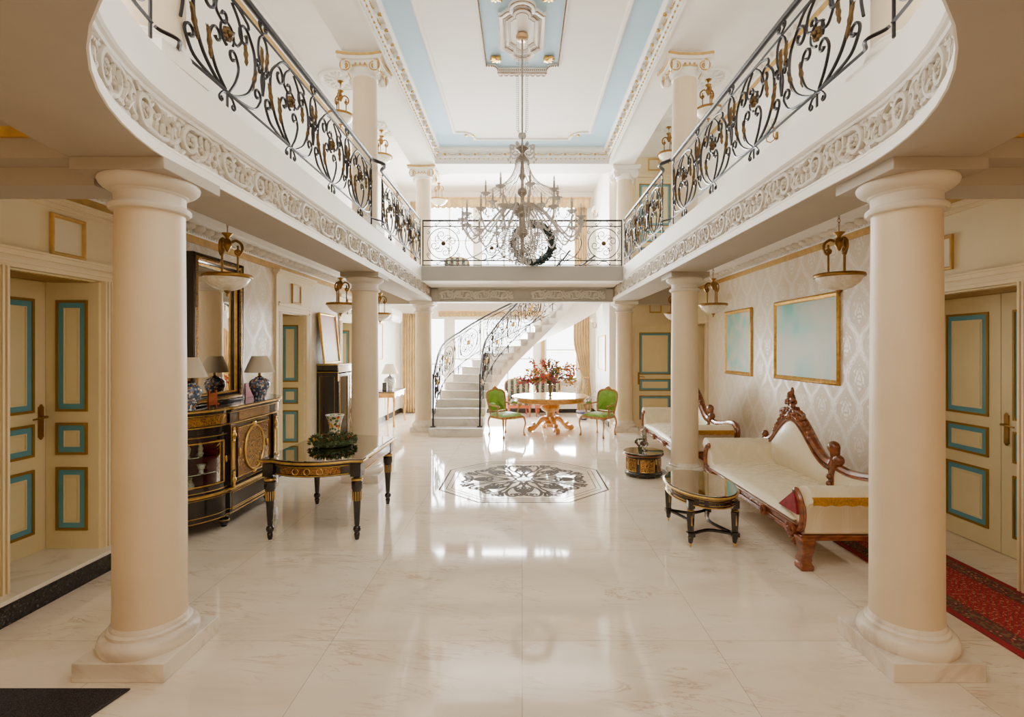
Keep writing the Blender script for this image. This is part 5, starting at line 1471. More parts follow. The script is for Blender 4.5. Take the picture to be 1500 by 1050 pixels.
# ---- carved chaise sofa : x depth from the front, y along the wall from the near end
def bez(pts, k=8): return [(p.x,p.y) for p in catmull([(a,b) for a,b in pts], k)]
def chaise(label, x0, y0):
    t = thing('chaise_sofa', label, 'sofa', (x0, y0, 0), group=None)
    D = 0.86; L = 2.36
    # frame rails
    m = MB(); m.box(0.0,0.05,0.16,L-0.14,0.245,0.285); m.box(0.012,0.05,0.16,L-0.14,0.285,0.335); m.box(0.0,0.05,0.16,L-0.14,0.325,0.345)
    bevel(m.build('front_rail', WALNUT, t), 0.008)
    m = MB(); m.box(0.0,D,0.075,0.125,0.235,0.275); m.box(0.0,D,L-0.125,L-0.075,0.235,0.275); m.box(D-0.05,D,0.1,L-0.1,0.25,0.345); bevel(m.build('side_rail', WALNUT, t), 0.006)
    for yc in (0.20, 0.70, 1.32, 1.95):
        m = MB()
        for i in range(7):
            a = 2*PI*i/7; m.ell((-0.012, yc+0.032*math.cos(a), 0.292+0.032*math.sin(a)), 0.016, 0.020, 0.020, 6, 4)
        m.ell((-0.02, yc, 0.292), 0.016, 0.018, 0.018, 6, 4); m.build('carved_boss', WALNUT, t)
    # legs with scroll toe and bracket
    def leg(x, y, s, z0=0.0):
        m = MB()
        sec = [(z0,0.062,0.0),(0.035,0.066,0.0),(0.055,0.05,0.004),(0.075,0.058,0.006),(0.10,0.050,0.0),(0.16,0.054,-0.012),(0.22,0.066,-0.008),(0.262,0.074,0.0)]
        vs = []; fs = []
        for z, w_, o_ in sec:
            for a,b in ((-1,-1),(1,-1),(1,1),(-1,1)): vs.append((x+a*w_*0.82, y+b*w_*0.9+s*o_*2, z))
        n = len(sec)
        for k in range(n-1):
            for j in range(4): fs.append((k*4+j,k*4+(j+1)%4,(k+1)*4+(j+1)%4,(k+1)*4+j))
        fs.append((3,2,1,0)); fs.append(tuple(range((n-1)*4,n*4)))
        m.add(vs, fs); o = bevel(m.build('leg', WALNUT, t), 0.012, 3)
        b_ = MB()
        for i in range(6):
            b_.ell((x-0.03, y+s*(0.075+0.026*i), 0.232-0.030*math.cos(i*0.30)+0.012*i), 0.04-0.003*i, 0.017, 0.036-0.003*i, 7, 5)
        b_.tube([(x-0.03,y+s*0.06,0.18),(x-0.03,y+s*0.12,0.22),(x-0.03,y+s*0.23,0.245)], [0.018,0.026,0.012], 6)
        b_.build('carved_bracket', WALNUT, o)
    leg(0.045,0.115,1); leg(0.045,L-0.115,-1); leg(D-0.06,0.13,1,0.0085); leg(D-0.06,L-0.13,-1,0.0085)
    # seat pad
    m = MB(); m.box(0.02,D-0.03,0.22,L-0.22,0.30,0.375); m.build('seat_base', CHAISEF, t)
    m = MB(); m.cushion(0.0,D-0.02,0.20,L-0.20,0.365,0.425,0.035,12); m.build('seat_cushion', CHAISEF, t)
    # rolled arms
    def arm(s, yb):
        prof = bez([(0.34,0.40),(0.28,0.44),(0.235,0.53),(0.20,0.605),(0.14,0.655),(0.06,0.668),(0.0,0.64),(-0.028,0.60),(-0.02,0.56),(0.03,0.535),(0.062,0.48),(0.075,0.42),(0.085,0.34),(0.115,0.275),(0.34,0.30)], 5)
        P_ = [(yb+s*u, v) for u, v in prof]
        m = MB(); m.prism(P_, 0.035, D-0.07, 'x'); m.build('rolled_arm', CHAISEF, t, sharp=50)
        # wooden scroll on the front edge
        fr = bez([(0.34,0.275),(0.22,0.275),(0.135,0.31),(0.10,0.38),(0.095,0.46),(0.125,0.545),(0.18,0.605),(0.21,0.60),(0.205,0.575)], 5)
        w_ = MB(); w_.tube([(0.022, yb+s*u, v) for u, v in fr], [0.017+0.010*math.sin(PI*i/len(fr)) for i in range(len(fr))], 8, up=(1,0,0)); w_.tube([(0.022, yb+s*(u-0.035), v) for u, v in fr[3:24]], 0.010, 6)
        w_.build('arm_scroll', WALNUT, t)
        edge_ = [(-0.026,0.60),(-0.026,0.585),(-0.008,0.548)]
        f_ = MB()
        for i in range(int((D-0.11)/0.012)):
            x = 0.035+0.012*i; f_.box(x, x+0.009, yb+s*(-0.034)-0.004, yb+s*(-0.034)+0.004, 0.545+0.004*math.sin(i*0.7), 0.60)
        f_.box(0.03,D-0.07,yb+s*(-0.03)-0.005,yb+s*(-0.03)+0.005,0.595,0.608); o = f_.build('gold_fringe', FRINGE, t); o['label'] = 'gold fringe along the rolled arm'
    arm(1, 0.0); arm(-1, L)
    m = MB(); m.add([(0.005,0.20,0.60),(0.0,0.44,0.425),(0.005,0.15,0.42),(0.05,0.20,0.60),(0.10,0.44,0.44),(0.06,0.15,0.42)], [(0,1,2),(3,5,4),(0,3,4,1),(1,4,5,2),(0,2,5,3)]); o = m.build('red_lining', REDV, t); o['label'] = 'dark red cloth showing under the seat cover'
    # humped back
    yA, yP, yB = 1.00, 1.72, 2.38
    def bell(y):
        u = (y-yP)/((yB-yP) if y > yP else (yP-yA)); 
        return 0.5+0.5*math.cos(PI*min(1,abs(u)))
    def topz(y): return 0.64+0.38*bell(y)**1.1
    xb = D-0.04
    ys = [yA+(yB-yA)*i/28 for i in range(29)]
    poly = [(y, topz(y)-0.055) for y in ys]+[(yB,0.36),(yA,0.36)]
    m = MB(); m.prism(poly, xb-0.045, xb+0.03, 'x'); 
    m.build('back_pad', CHAISEF, t)
    m = MB(); m.grid(lambda u,v: (xb-0.045-0.05*math.sin(PI*u)**0.6*math.sin(PI*v)**0.6, yA+(yB-yA)*u, 0.38+(topz(yA+(yB-yA)*u)-0.06-0.38)*v), 24, 8); m.build('back_cushion', CHAISEF, t)
    m = MB(); pts = [(xb-0.01, y, topz(y)-0.005) for y in ys]; m.tube(pts, [0.042+0.022*bell(y) for y in ys], 8, flat=1.0, up=(1,0,0)); m.tube([(xb-0.055,y,topz(y)-0.05) for y in ys], 0.012, 6)
    m.box(xb-0.05,xb+0.03,yA-0.05,yA+0.02,0.33,0.66); m.box(xb-0.05,xb+0.03,yB-0.02,yB+0.04,0.33,0.66)
    m.build('back_frame', WALNUT, t)
    # crest carving
    m = MB(); rnd = random.Random(5)
    for i in range(64):
        z = 0.99+0.27*rnd.random()**1.3; w_ = 0.175*(1-(z-0.99)/0.30); a = rnd.uniform(-1,1)
        m.ell((xb-0.035+rnd.uniform(-.03,.02), yP+w_*a, z), rnd.uniform(.018,.028), rnd.uniform(.018,.030), rnd.uniform(.028,.046), 7, 5, Matrix.Rotation(a*1.1, 3, 'X'))
    for s_, q0 in ((1,0.20),(-1,0.24)):
        c_ = curl([(0.06,1.03),(0.12,1.075),(q0,1.06)], -1 if s_ > 0 else -1, 0.03, 0.8, 0.4)
        m.tube([(xb-0.045, yP+s_*u, v) for u, v in c_], 0.022, 6)
    m.ell((xb-0.03,yP,1.27), 0.022,0.024,0.06,7,5)
    for s in (-1,1):
        for i in range(9):
            y = yP+s*(0.06+0.030*i); z = topz(y)+0.062-0.003*i+0.012*(i%2)
            m.ell((xb-0.03, y, z), 0.028, 0.026, 0.032, 7, 5); m.ell((xb-0.055, y+s*0.012, z-0.04), 0.022, 0.022, 0.024, 6, 4)
            m.ell((xb-0.01, y, z+0.02), 0.016, 0.020, 0.026, 6, 4); m.ell((xb-0.05, y, z+0.005), 0.02, 0.016, 0.02, 6, 4)
        y = yP+s*0.345; m.ell((xb-0.035,y,topz(y)+0.04),0.032,0.038,0.036,8,6); m.ell((xb-0.045,y+s*0.03,topz(y)-0.005),0.026,0.028,0.028,7,5)
    m.ell((xb-0.05,yP,1.02),0.04,0.05,0.06,8,6)
    m.build('carved_crest', WALNUT, t)
    m = MB(); 
    m.ell((xb-0.01,yA-0.01,0.80),0.055,0.065,0.062,12,8); m.tube([(xb-0.01,yA+0.02,0.62),(xb-0.01,yA-0.03,0.70),(xb-0.01,yA-0.02,0.79)],[0.05,0.042,0.05],8)
    m.ell((xb-0.015,yA-0.09,0.69),0.05,0.06,0.055,10,7); m.tube([(xb-0.02,yA,0.42),(xb-0.03,yA-0.03,0.56),(xb-0.02,yA-0.07,0.68)],[0.035,0.03,0.045],8)
    for z in (0.45,0.52): m.ell((xb-0.06,yA-0.01,z),0.025,0.035,0.03,8,5)
    m.build('carved_knob', WALNUT, t)
    m = MB(); m.ell((xb-0.01,yB+0.02,0.70),0.04,0.045,0.05,10,7); m.ell((xb-0.03,yB+0.02,0.63),0.03,0.04,0.04,8,6); m.build('far_knob', WALNUT, t)
    # low back rail falling to the near arm
    rl = bez([(yA-0.03,0.63),(yA-0.25,0.605),(yA-0.50,0.63),(yA-0.74,0.675),(yA-0.90,0.69),(yA-1.0,0.665),(yA-1.045,0.59),(yA-1.02,0.49),(yA-0.95,0.38),(yA-0.93,0.30)], 5)
    m = MB(); m.tube([(xb,y,z) for y,z in rl], 0.036, 8, up=(1,0,0)); m.tube([(xb-0.035,y,z-0.02) for y,z in rl[:-6]], 0.012, 6); m.build('low_rail', WALNUT, t)
    m = MB(); lo = [(y,z-0.03) for y,z in rl if z > 0.45]; m.prism([(y,z) for y,z in lo]+[(lo[-1][0],0.36),(lo[0][0],0.36)], xb-0.035, xb+0.025, 'x'); m.build('low_back_pad', CHAISEF, t)
    return t
chaise('cream damask chaise sofa with carved walnut crest beside the oval coffee table', 2.20, 4.0)
chaise('second cream chaise sofa partly hidden by the column and the drum table', 2.20, 7.28)

# ---- oval coffee table
t = thing('coffee_table', 'oval black coffee table with gold bands and glass top', 'table', (1.68, 4.90, 0))
def oval(a, b, n=48): return [(a*math.cos(2*PI*i/n), b*math.sin(2*PI*i/n)) for i in range(n)]
m = MB(); m.prism(oval(0.285,0.475), 0.375, 0.455); m.build('apron', EBONY, t)
m = MB(); m.prism(oval(0.305,0.50), 0.455, 0.482); bevel(m.build('table_top', EBONY, t), 0.004)
m = MB(); m.prism(oval(0.27,0.455), 0.482, 0.4835); m.build('top_veneer', wood('dark_veneer', (58,40,24), (92,66,38), 0.2, (8,3,3)), t)
m = MB(); m.prism(oval(0.297,0.492), 0.485, 0.493); m.build('glass_top', TOPGLASS, t)
g = MB(); 
for a,b,z,r in ((0.308,0.503,0.472,0.0085),(0.29,0.48,0.452,0.005),(0.289,0.479,0.38,0.005),(0.23,0.40,0.484,0.003),(0.18,0.33,0.484,0.002)): g.tube([(x,y,z) for x,y in oval(a,b)], r, 5, closed=True)
for i in range(48):
    if i % 8 in (1,7): continue
    (x,y),(x2,y2) = oval(0.289,0.479)[i], oval(0.289,0.479)[(i+1)%48]
    for z in (0.40,0.432): g.tube([(x,y,z),(x2,y2,z)], 0.003, 4)
g.build('gilt_banding', GILT, t)
LP = [(-0.195,-0.345),(0.195,-0.345),(-0.195,0.345),(0.195,0.345)]
for x, y in LP:
    m = MB(); m.box(x-0.03,x+0.03,y-0.03,y+0.03,0.35,0.42)
    m.lathe([(0.02,0.045),(0.022,0.06),(0.025,0.10),(0.036,0.30),(0.038,0.315),(0.026,0.325),(0.032,0.345),(0.032,0.36)], (x,y,0), 4)
    m.box(x-0.032,x+0.032,y-0.032,y+0.032,0.10,0.135); m.lathe([(0.022,0.10),(0.026,0.085),(0.018,0.06),(0.014,0.04)],(x,y,0),10)
    o = m.build('leg', EBONY, t)
    g = MB(); g.lathe([(0.014,0.045),(0.012,0.03),(0.005,0.008),(0.002,0.0)],(x,y,0),8); g.lathe([(0.026,0.322),(0.036,0.328),(0.026,0.335)],(x,y,0),12)
    for s in (-1,1): g.box(x-0.005,x+0.005,y+s*0.029-0.003,y+s*0.029+0.003,0.20,0.29)
    g.build('brass_mount', GILT, o)
def stret(p, q, bend):
    mx, my = (p[0]+q[0])/2+bend[0], (p[1]+q[1])/2+bend[1]
    return [(a.x,a.y,0.118) for a in catmull([(p[0],p[1],0),(mx,my,0),(q[0],q[1],0)], 8)]
m = MB()
for p, q, b in ((LP[0],LP[1],(0,0.10)),(LP[2],LP[3],(0,-0.10)),(LP[0],LP[2],(0.10,0)),(LP[1],LP[3],(-0.10,0))): m.tube(stret(p,q,b), 0.016, 6)
m.build('stretcher', EBONY, t)
# ---- drum side table
t = thing('drum_table', 'low round black drum table with brass inlaid panels and glass top', 'table', (1.685, 7.18, 0))
m = MB(); m.lathe([(0.235,0.02),(0.255,0.025),(0.255,0.055),(0.245,0.065),(0.238,0.07),(0.238,0.27),(0.25,0.275),(0.268,0.29),(0.272,0.31),(0.265,0.325),(0.0,0.326)], n=48); m.build('drum_body', EBONY, t)
m = MB(); m.lathe([(0.27,0.328),(0.272,0.338),(0.0,0.339)], n=48); m.build('glass_top', TOPGLASS, t)
for k in range(6):
    a0 = -PI/2+k*PI/3; m = MB(); n = 10
    v1 = [(0.2395*math.cos(a0-0.40+0.80*i/n), 0.2395*math.sin(a0-0.40+0.80*i/n)) for i in range(n+1)]
    m.add([(x,y,0.085) for x,y in v1]+[(x,y,0.255) for x,y in v1], [(i,i+1,n+2+i,n+1+i) for i in range(n)]); o = m.build('inlay_panel', BOULLE, t); 
    g = MB(); g.tube([(x*1.003,y*1.003,0.085) for x,y in v1]+[(x*1.003,y*1.003,0.255) for x,y in reversed(v1)], 0.003, 4, closed=True); a = a0+PI/6
    g.tube([(0.243*math.cos(a),0.243*math.sin(a),0.19),(0.243*math.cos(a),0.243*math.sin(a),0.26)], 0.006, 5); g.lathe([(0.012,0.02),(0.008,0.008),(0.006,0.0)],(0.225*math.cos(a),0.225*math.sin(a),0),8); g.build('gilt_mount', GILT, o)
g = MB(); g.tube([(x,y,0.30) for x,y in oval(0.274,0.274)], 0.005, 5, closed=True); g.build('copper_band', simple('copper_band', (150,80,50), 0.3, 0.8), t)
t = thing('oil_lamp', 'clear glass oil lamp with tall chimney on the drum table', 'lamp', (1.70, 7.20, 0.3395))
m = MB(); m.lathe([(0.05,0.0),(0.052,0.008),(0.02,0.02),(0.016,0.04),(0.045,0.06),(0.06,0.09),(0.05,0.115),(0.022,0.13)], n=24); m.build('glass_font', CLEARX, t)
m = MB(); m.lathe([(0.024,0.13),(0.026,0.14),(0.018,0.15)], n=16); m.build('burner', BRASS, t)
m = MB(); m.lathe([(0.022,0.15),(0.036,0.19),(0.030,0.23),(0.020,0.27),(0.019,0.31),(0.026,0.33),(0.024,0.33),(0.017,0.31),(0.018,0.27),(0.028,0.23),(0.034,0.19),(0.020,0.15)], n=24); m.build('glass_chimney', CLEARX, t)
t = thing('dried_posy', 'small posy of dried purple flowers in a tumbler on the drum table', 'flowers', (1.615, 7.08, 0.3395))
m = MB(); m.lathe([(0.022,0.0),(0.028,0.07),(0.026,0.07),(0.020,0.005)], n=16); m.build('glass_tumbler', GLASSM, t)
for k in range(9):
    a = k*0.7; r_ = 0.05; p1 = (r_*math.cos(a), r_*math.sin(a), 0.10+0.035*(k%3)); m = MB(); m.tube([(0,0,0.01),(p1[0]*0.4,p1[1]*0.4,0.07),p1], 0.0025, 4)
    o = m.build('stem', LEAF, t); m = MB()
    for j in range(5): m.ell((p1[0]+random.uniform(-.014,.014),p1[1]+random.uniform(-.014,.014),p1[2]+random.uniform(-.014,.014)),0.013,nu=6,nv=4)
    m.build('flower_head', simple('dried_flower_%d'%k,[(96,52,70),(70,60,44),(60,72,48)][k%3],0.7), o)
# ================================================================== STAIRCASE AND BACK OF THE HALL
NS, RISE = 20, 0.1655
SCX, SCY, RI, RO_ = 0.30, 11.2, 1.10, 2.17
def sb(k):
    """inner and outer ends of riser k"""
    if k <= 3:
        y = 10.36+(SCY-10.36)*k/3; return (SCX-RI, y), (SCX-RO_, y)
    a = PI-math.radians(9.0)*(k-3); return (SCX+RI*math.cos(a), SCY+RI*math.sin(a)), (min(1.92, SCX+RO_*math.cos(a)), SCY+RO_*math.sin(a))
st = thing('staircase', 'curved white marble staircase rising from beside the pale column', 'staircase', (SCX-1.6, 10.4, 0))
off = Vector((SCX-1.6, 10.4))
def L_(p): return (p[0]-off.x, p[1]-off.y)
for k in range(NS-1):
    (i0, o0), (i1, o1) = sb(k), sb(k+1); z = RISE*(k+1)
    m = MB()
    ext = 0.08 if k == 0 else 0.0
    a, b, c, d = L_(i0), L_(o0), L_(o1), L_(i1)
    if k == 0: b = (b[0], b[1]); a = (a[0]+0.02, a[1]-0.03); b = (b[0]-0.0, b[1]-0.03)
    m.prism([a, d, c, b], z-0.035, z)
    zb = 0 if k < 4 else z-RISE
    m.prism([a, d, c, b], max(zb, z-RISE), z-0.035)
    # nosing
    dx, dy = (i0[0]-i1[0]), (i0[1]-i1[1]); ln = math.hypot(dx,dy) or 1
    m.tube([(a[0]+dx/ln*0.012, a[1]+dy/ln*0.012, z-0.016),(b[0]+dx/ln*0.012, b[1]+dy/ln*0.012, z-0.016)], 0.017, 8)
    m.build('step', STAIRM, st)
# curved soffit with side strings
m = MB(); top = []; N_ = NS-1
def zsof(k): return max(0.0, RISE*(k)-0.30)
for k in range(N_+1):
    i_, o_ = sb(k); i_, o_ = L_(i_), L_(o_); zt = RISE*max(k,0); zb = zsof(k)
    top.append([(i_[0],i_[1],zb),(o_[0],o_[1],zb),(o_[0],o_[1],zt),(i_[0],i_[1],zt)])
vs = [p for q in top for p in q]; fs = []
for k in range(N_):
    b = 4*k
    for j in range(4): fs.append((b+j, b+4+j, b+4+(j+1)%4, b+(j+1)%4))
fs += [(3,2,1,0), tuple(4*N_+j for j in range(4))]
m.add(vs, fs); m.build('soffit', WHITE, st, sharp=25)
# upper landing joining the gallery
(i_, o_) = sb(NS-1)
m = MB(); 
ip, op = L_(i_), L_(o_)
m.prism([ip, (1.92-off.x, 11.4-off.y), op], 3.0, 3.31); m.build('landing', WHITE, st)
def stair_rail(which, label):
    t = thing('stair_railing', label, 'railing', (0,0,0))
    K = [k*0.25 for k in range(2, 4*(NS-2)+1)]
    def pt(kk, dz):
        k0 = int(kk); f_ = kk-k0; A = sb(k0)[which]; B = sb(min(k0+1,NS-1))[which]; Cn = sb(k0)[1-which]
        q = Vector((A[0]+(B[0]-A[0])*f_, A[1]+(B[1]-A[1])*f_)); c = Vector(Cn); q = q+(c-q).normalized()*0.06
        return (q.x, q.y, RISE*(kk+0.5)+dz)
    e0 = 0.5
    m = MB(); m.tube([(*pt(e0,0)[:2], RISE+1.06)]+[pt(k, 0.98+0.10*math.sin(min(1,(k-e0)/6)*PI)) for k in K[1:]], 0.022, 8); m.build('handrail', IRON, t)
    m = MB(); m.tube([pt(k, 0.90+0.10*math.sin(min(1,(k-e0)/6)*PI)) for k in K], 0.010, 5); m.build('upper_rail', IRON, t)
    m = MB(); m.tube([pt(k, 0.20) for k in K], 0.011, 5); m.build('lower_rail', IRON, t)
    m = MB(); p = pt(e0, 0); m.tube([(p[0],p[1],RISE+0.003),(p[0],p[1],RISE+1.08)], 0.018, 8); m.cbox((p[0],p[1],RISE+0.011), 0.10, 0.10, 0.016); m.build('newel_post', IRON, t)
    for k in range(3, NS-2, 3):
        m = MB(); q = pt(k+0.4, 0); m.tube([(q[0],q[1],RISE*(k+1)+0.003),(q[0],q[1],q[2]+0.2)], 0.011, 6); m.build('baluster', IRON, t)
    kk = 1.0; n = 0
    while kk < NS-4.0:
        Wk = 2.6; H_ = 0.70
        def put(u, v, kk=kk): 
            x,y,z = pt(min(NS-2, max(0.3, kk+Wk/2+u*Wk/0.86)), 0.20+0.0); return (x, y, z+v*1.06)
        ir = MB(); lf = []; ro = MB()
        def T(c, r=0.0075): ir.tube([put(x,y) for x,y in c], r, 5)
        T(circ(0,0.36,0.29,28)+[(0.29,0.36)], 0.009)
        for q_ in range(4):
            a = q_*PI/2+0.5; ca, sa = math.cos(a), math.sin(a)
            T([(ca*x-sa*y, 0.36+sa*x+ca*y) for x,y in curl([(0.05,0.0),(0.13,0.05),(0.20,0.03)],-1,0.065,1.0,0.35)])
            T([(ca*x-sa*y, 0.36+sa*x+ca*y) for x,y in curl([(0.07,-0.03),(0.12,-0.10),(0.10,-0.17)],-1,0.045,0.9,0.35)])
        for s in (-1,1):
            T([(s*x,y) for x,y in curl([(0.0,0.0),(0.22,0.05),(0.36,0.20),(0.38,0.45)],1,0.06,1.1,0.35)])
            T([(s*x,y) for x,y in curl([(0.42,0.70),(0.32,0.66),(0.34,0.58)],1,0.03,1.0,0.4)])
            T([(s*x,y) for x,y in curl([(0.42,-0.03),(0.34,-0.08),(0.28,-0.04)],-1,0.03,1.0,0.4)])
        for u,v,a,L in ((0.26,0.18,1.4,0.18),(-0.26,0.18,1.8,0.18),(0.36,0.40,1.6,0.16),(-0.30,0.50,1.2,0.14)): leaf_pts(lf, put, u, v, a, L, 0.018)
        o = ir.build('scroll_panel', IRON, t); [q.build('brass_leaf', DBRASS, o) for q in lf]
        for i in range(8):
            a = 2*PI*i/8; ro.ell(put(0.04*math.cos(a),0.36+0.04*math.sin(a)), 0.022, nu=6, nv=4)
        ro.ell(put(0,0.36), 0.03, nu=7, nv=5); ro.build('rosette', GILT, o)
        kk += Wk; n += 1
    return t
stair_rail(1, 'curving iron stair railing on the outer side next to the pale column')
stair_rail(0, 'curving iron stair railing on the inner side above the green chair')

# ---- green armchairs
def cab(m, p0, p1, out, r0=0.024, r1=0.013):
    """cabriole leg from p0 (top) to p1 (foot) bowing by out"""
    q = []
    for i in range(11):
        t = i/10; b = math.sin(PI*min(1,t*1.6))*0.035 if t < 0.63 else -math.sin(PI*(t-0.63)/0.37)*0.014
        q.append((p0[0]+(p1[0]-p0[0])*t+out[0]*b, p0[1]+(p1[1]-p0[1])*t+out[1]*b, p0[2]+(p1[2]-p0[2])*t))
    rad = [r0*(1-0.5*min(1,i/7.0)) if i < 9 else r1*(1.0+0.5*(i-8)) for i in range(11)]
    m.tube(q, rad, 7)
def green_chair(label, loc, rz):
    t = thing('armchair', label, 'chair', loc, rz); t.scale = (0.94,0.94,0.94)
    W = 0.30; Df = -0.27; Db = 0.24
    for x, y, nm in ((-W+0.02,Df,'leg'),(W-0.02,Df,'leg'),(-0.22,Db,'leg'),(0.22,Db,'leg')):
        m = MB(); ox = 1 if x > 0 else -1; oy = -1 if y < 0 else 1
        cab(m, (x,y,0.41), (x+ox*0.015,y+oy*0.03,0.0), (ox*0.7,oy*0.7)); m.build(nm, CHAIRWOOD, t)
    m = MB(); sp = [(p.x,p.y) for p in catmull([(-W,Df+0.02),(-0.15,Df-0.035),(0,Df-0.045),(0.15,Df-0.035),(W,Df+0.02),(W-0.015,0.0),(0.24,Db+0.01),(0.0,Db+0.02),(-0.24,Db+0.01),(-W+0.015,0.0)], 4, True)]
    m.prism(sp, 0.385, 0.435); m.build('seat_rail', CHAIRWOOD, t)
    m = MB(); m.ell((0,Df-0.04,0.405),0.05,0.014,0.028,8,5)
    for s in (-1,1): m.ell((s*0.07,Df-0.036,0.405),0.03,0.012,0.018,6,4)
    m.build('carved_shell', CHAIRWOOD, t)
    m = MB()
    n = len(sp)
    def cus(u, v):
        i = int(u*n) % n; x, y = sp[i]; r = 1-v; h = (1-(r)**4)
        return (x*r*0.95, y*r*0.95, 0.435+0.065*(h**0.6)+0.0)
    m.grid(cus, n, 8); m.build('seat_cushion', GREEN, t)
    tilt = 0.20
    def bk(x, z): return (x, Db-0.005+(z-0.43)*tilt, z)
    fr = [(-0.215,0.50),(-0.235,0.62),(-0.25,0.78),(-0.235,0.90),(-0.16,0.955),(-0.07,0.965),(0,0.985),(0.07,0.965),(0.16,0.955),(0.235,0.90),(0.25,0.78),(0.235,0.62),(0.215,0.50)]
    fs_ = [(p.x,p.y) for p in catmull(fr, 5)]
    m = MB(); m.tube([bk(x,z) for x,z in fs_]+[bk(0,0.49)], 0.021, 8, closed=True)
    for s in (-1,1): m.tube([bk(s*0.21,0.40),bk(s*0.215,0.52)], 0.02, 7)
    m.build('back_frame', CHAIRWOOD, t)
    m = MB()
    for i in range(5): m.ell(bk((i-2)*0.03, 0.99+0.018*(2-abs(i-2))), 0.022,0.02,0.022,6,4)
    m.build('carved_crest', CHAIRWOOD, t)
    ins = [(x*0.92, 0.735+(z-0.735)*0.92) for x,z in fs_]
    m = MB(); c0 = (0.0, 0.735); nn = len(ins)
    for s, lab_ in ((-1,'back_pad'),(1,'rear_pad')):
        m = MB()
        def pad(u, v):
            i = min(nn-1, int(round(u*(nn-1)))); x, z = ins[i]; r = 1-v
            px, pz = c0[0]+(x-c0[0])*r, c0[1]+(z-c0[1])*r; q = bk(px, pz)
            return (q[0], q[1]+s*(0.004+0.035*(1-r**3)), q[2])
        m.grid(pad, nn-1, 7); k = nn
        rim = [bk(*ins[0]), bk(*ins[-1])]
        m.build(lab_, GREEN, t)
        m = MB()
    m = MB(); cen = bk(*c0); a_, b_ = bk(*ins[0]), bk(*ins[-1]); m.add([a_, b_, (cen[0],cen[1]-0.02,cen[2]), (cen[0],cen[1]+0.02,cen[2])], [(0,1,2),(1,0,3)]); m.build('back_infill', GREEN, t)
    for s in (-1,1):
        m = MB(); p = [bk(s*0.238,0.68),(s*0.29,0.14,0.665),(s*0.305,0.0,0.66),(s*0.30,-0.10,0.65),(s*0.30,-0.145,0.635)]
        m.tube([(q.x,q.y,q.z) for q in catmull(p,4)], 0.018, 7)
        m.tube([(q.x,q.y,q.z) for q in catmull([(s*0.30,-0.135,0.64),(s*0.295,-0.10,0.56),(s*0.285,-0.08,0.50),(s*0.285,-0.10,0.42)],4)], 0.017, 7)
        m.ell((s*0.30,-0.15,0.635),0.024,0.024,0.022,8,5); o = m.build('arm', CHAIRWOOD, t)
        m = MB(); m.tube([(s*0.296,0.12,0.688),(s*0.303,0.05,0.692),(s*0.304,-0.04,0.686)], [0.018,0.03,0.018], 8); m.build('arm_pad', GREEN, o)
    return t
green_chair('green velvet gilt armchair standing beside the staircase foot', (-0.345, 10.48, 0), math.radians(42))
green_chair('green velvet gilt armchair standing beside the pale column by the corner door', (1.565, 10.48, 0), math.radians(-42))

# ---- round gilt table
t = thing('round_table', 'round golden pedestal table holding the flower vase', 'table', (0.60, 11.06, 0))
m = MB(); m.lathe([(0.78,0.72),(0.815,0.725),(0.825,0.738),(0.815,0.752),(0.0,0.754)], n=64); m.build('table_top', BURL, t)
m = MB(); m.lathe([(0.75,0.632),(0.765,0.636),(0.77,0.645),(0.755,0.655),(0.755,0.70),(0.775,0.715),(0.78,0.722)], n=64); m.build('apron', GILTWOOD, t)
m = MB(); m.lathe([(0.19,0.635),(0.11,0.62),(0.09,0.60),(0.13,0.575),(0.19,0.545),(0.215,0.50),(0.195,0.455),(0.14,0.42),(0.10,0.405),(0.095,0.38)], n=48, flute=16, fd=0.10); m.lathe([(0.09,0.42),(0.10,0.41),(0.09,0.39),(0.08,0.30),(0.085,0.22),(0.13,0.19),(0.135,0.17),(0.10,0.15),(0.09,0.12),(0.10,0.09),(0.07,0.075)], n=32); m.build('pedestal', GILTWOOD, t)
for k in range(4):
    a = PI/4*0+k*PI/2+PI/4*0.0+0.25; ca, sa = math.cos(a), math.sin(a)
    m = MB(); p = catmull([(0.07,0.25),(0.15,0.265),(0.23,0.22),(0.30,0.13),(0.37,0.075),(0.45,0.065)], 4)
    m.tube([(q.x*ca,q.x*sa,q.y) for q in p], [0.062+0.012*math.sin(i*0.4) for i in range(len(p))], 8, flat=0.85)
    m.tube([(0.46*ca+0.045*sa,0.46*sa-0.045*ca,0.062),(0.46*ca-0.045*sa,0.46*sa+0.045*ca,0.062)], 0.06, 16)
    m.tube([(0.37*ca+0.04*sa,0.37*sa-0.04*ca,0.16),(0.37*ca-0.04*sa,0.37*sa+0.04*ca,0.16)], 0.035, 14)
    m.build('scroll_foot', GILTWOOD, t)
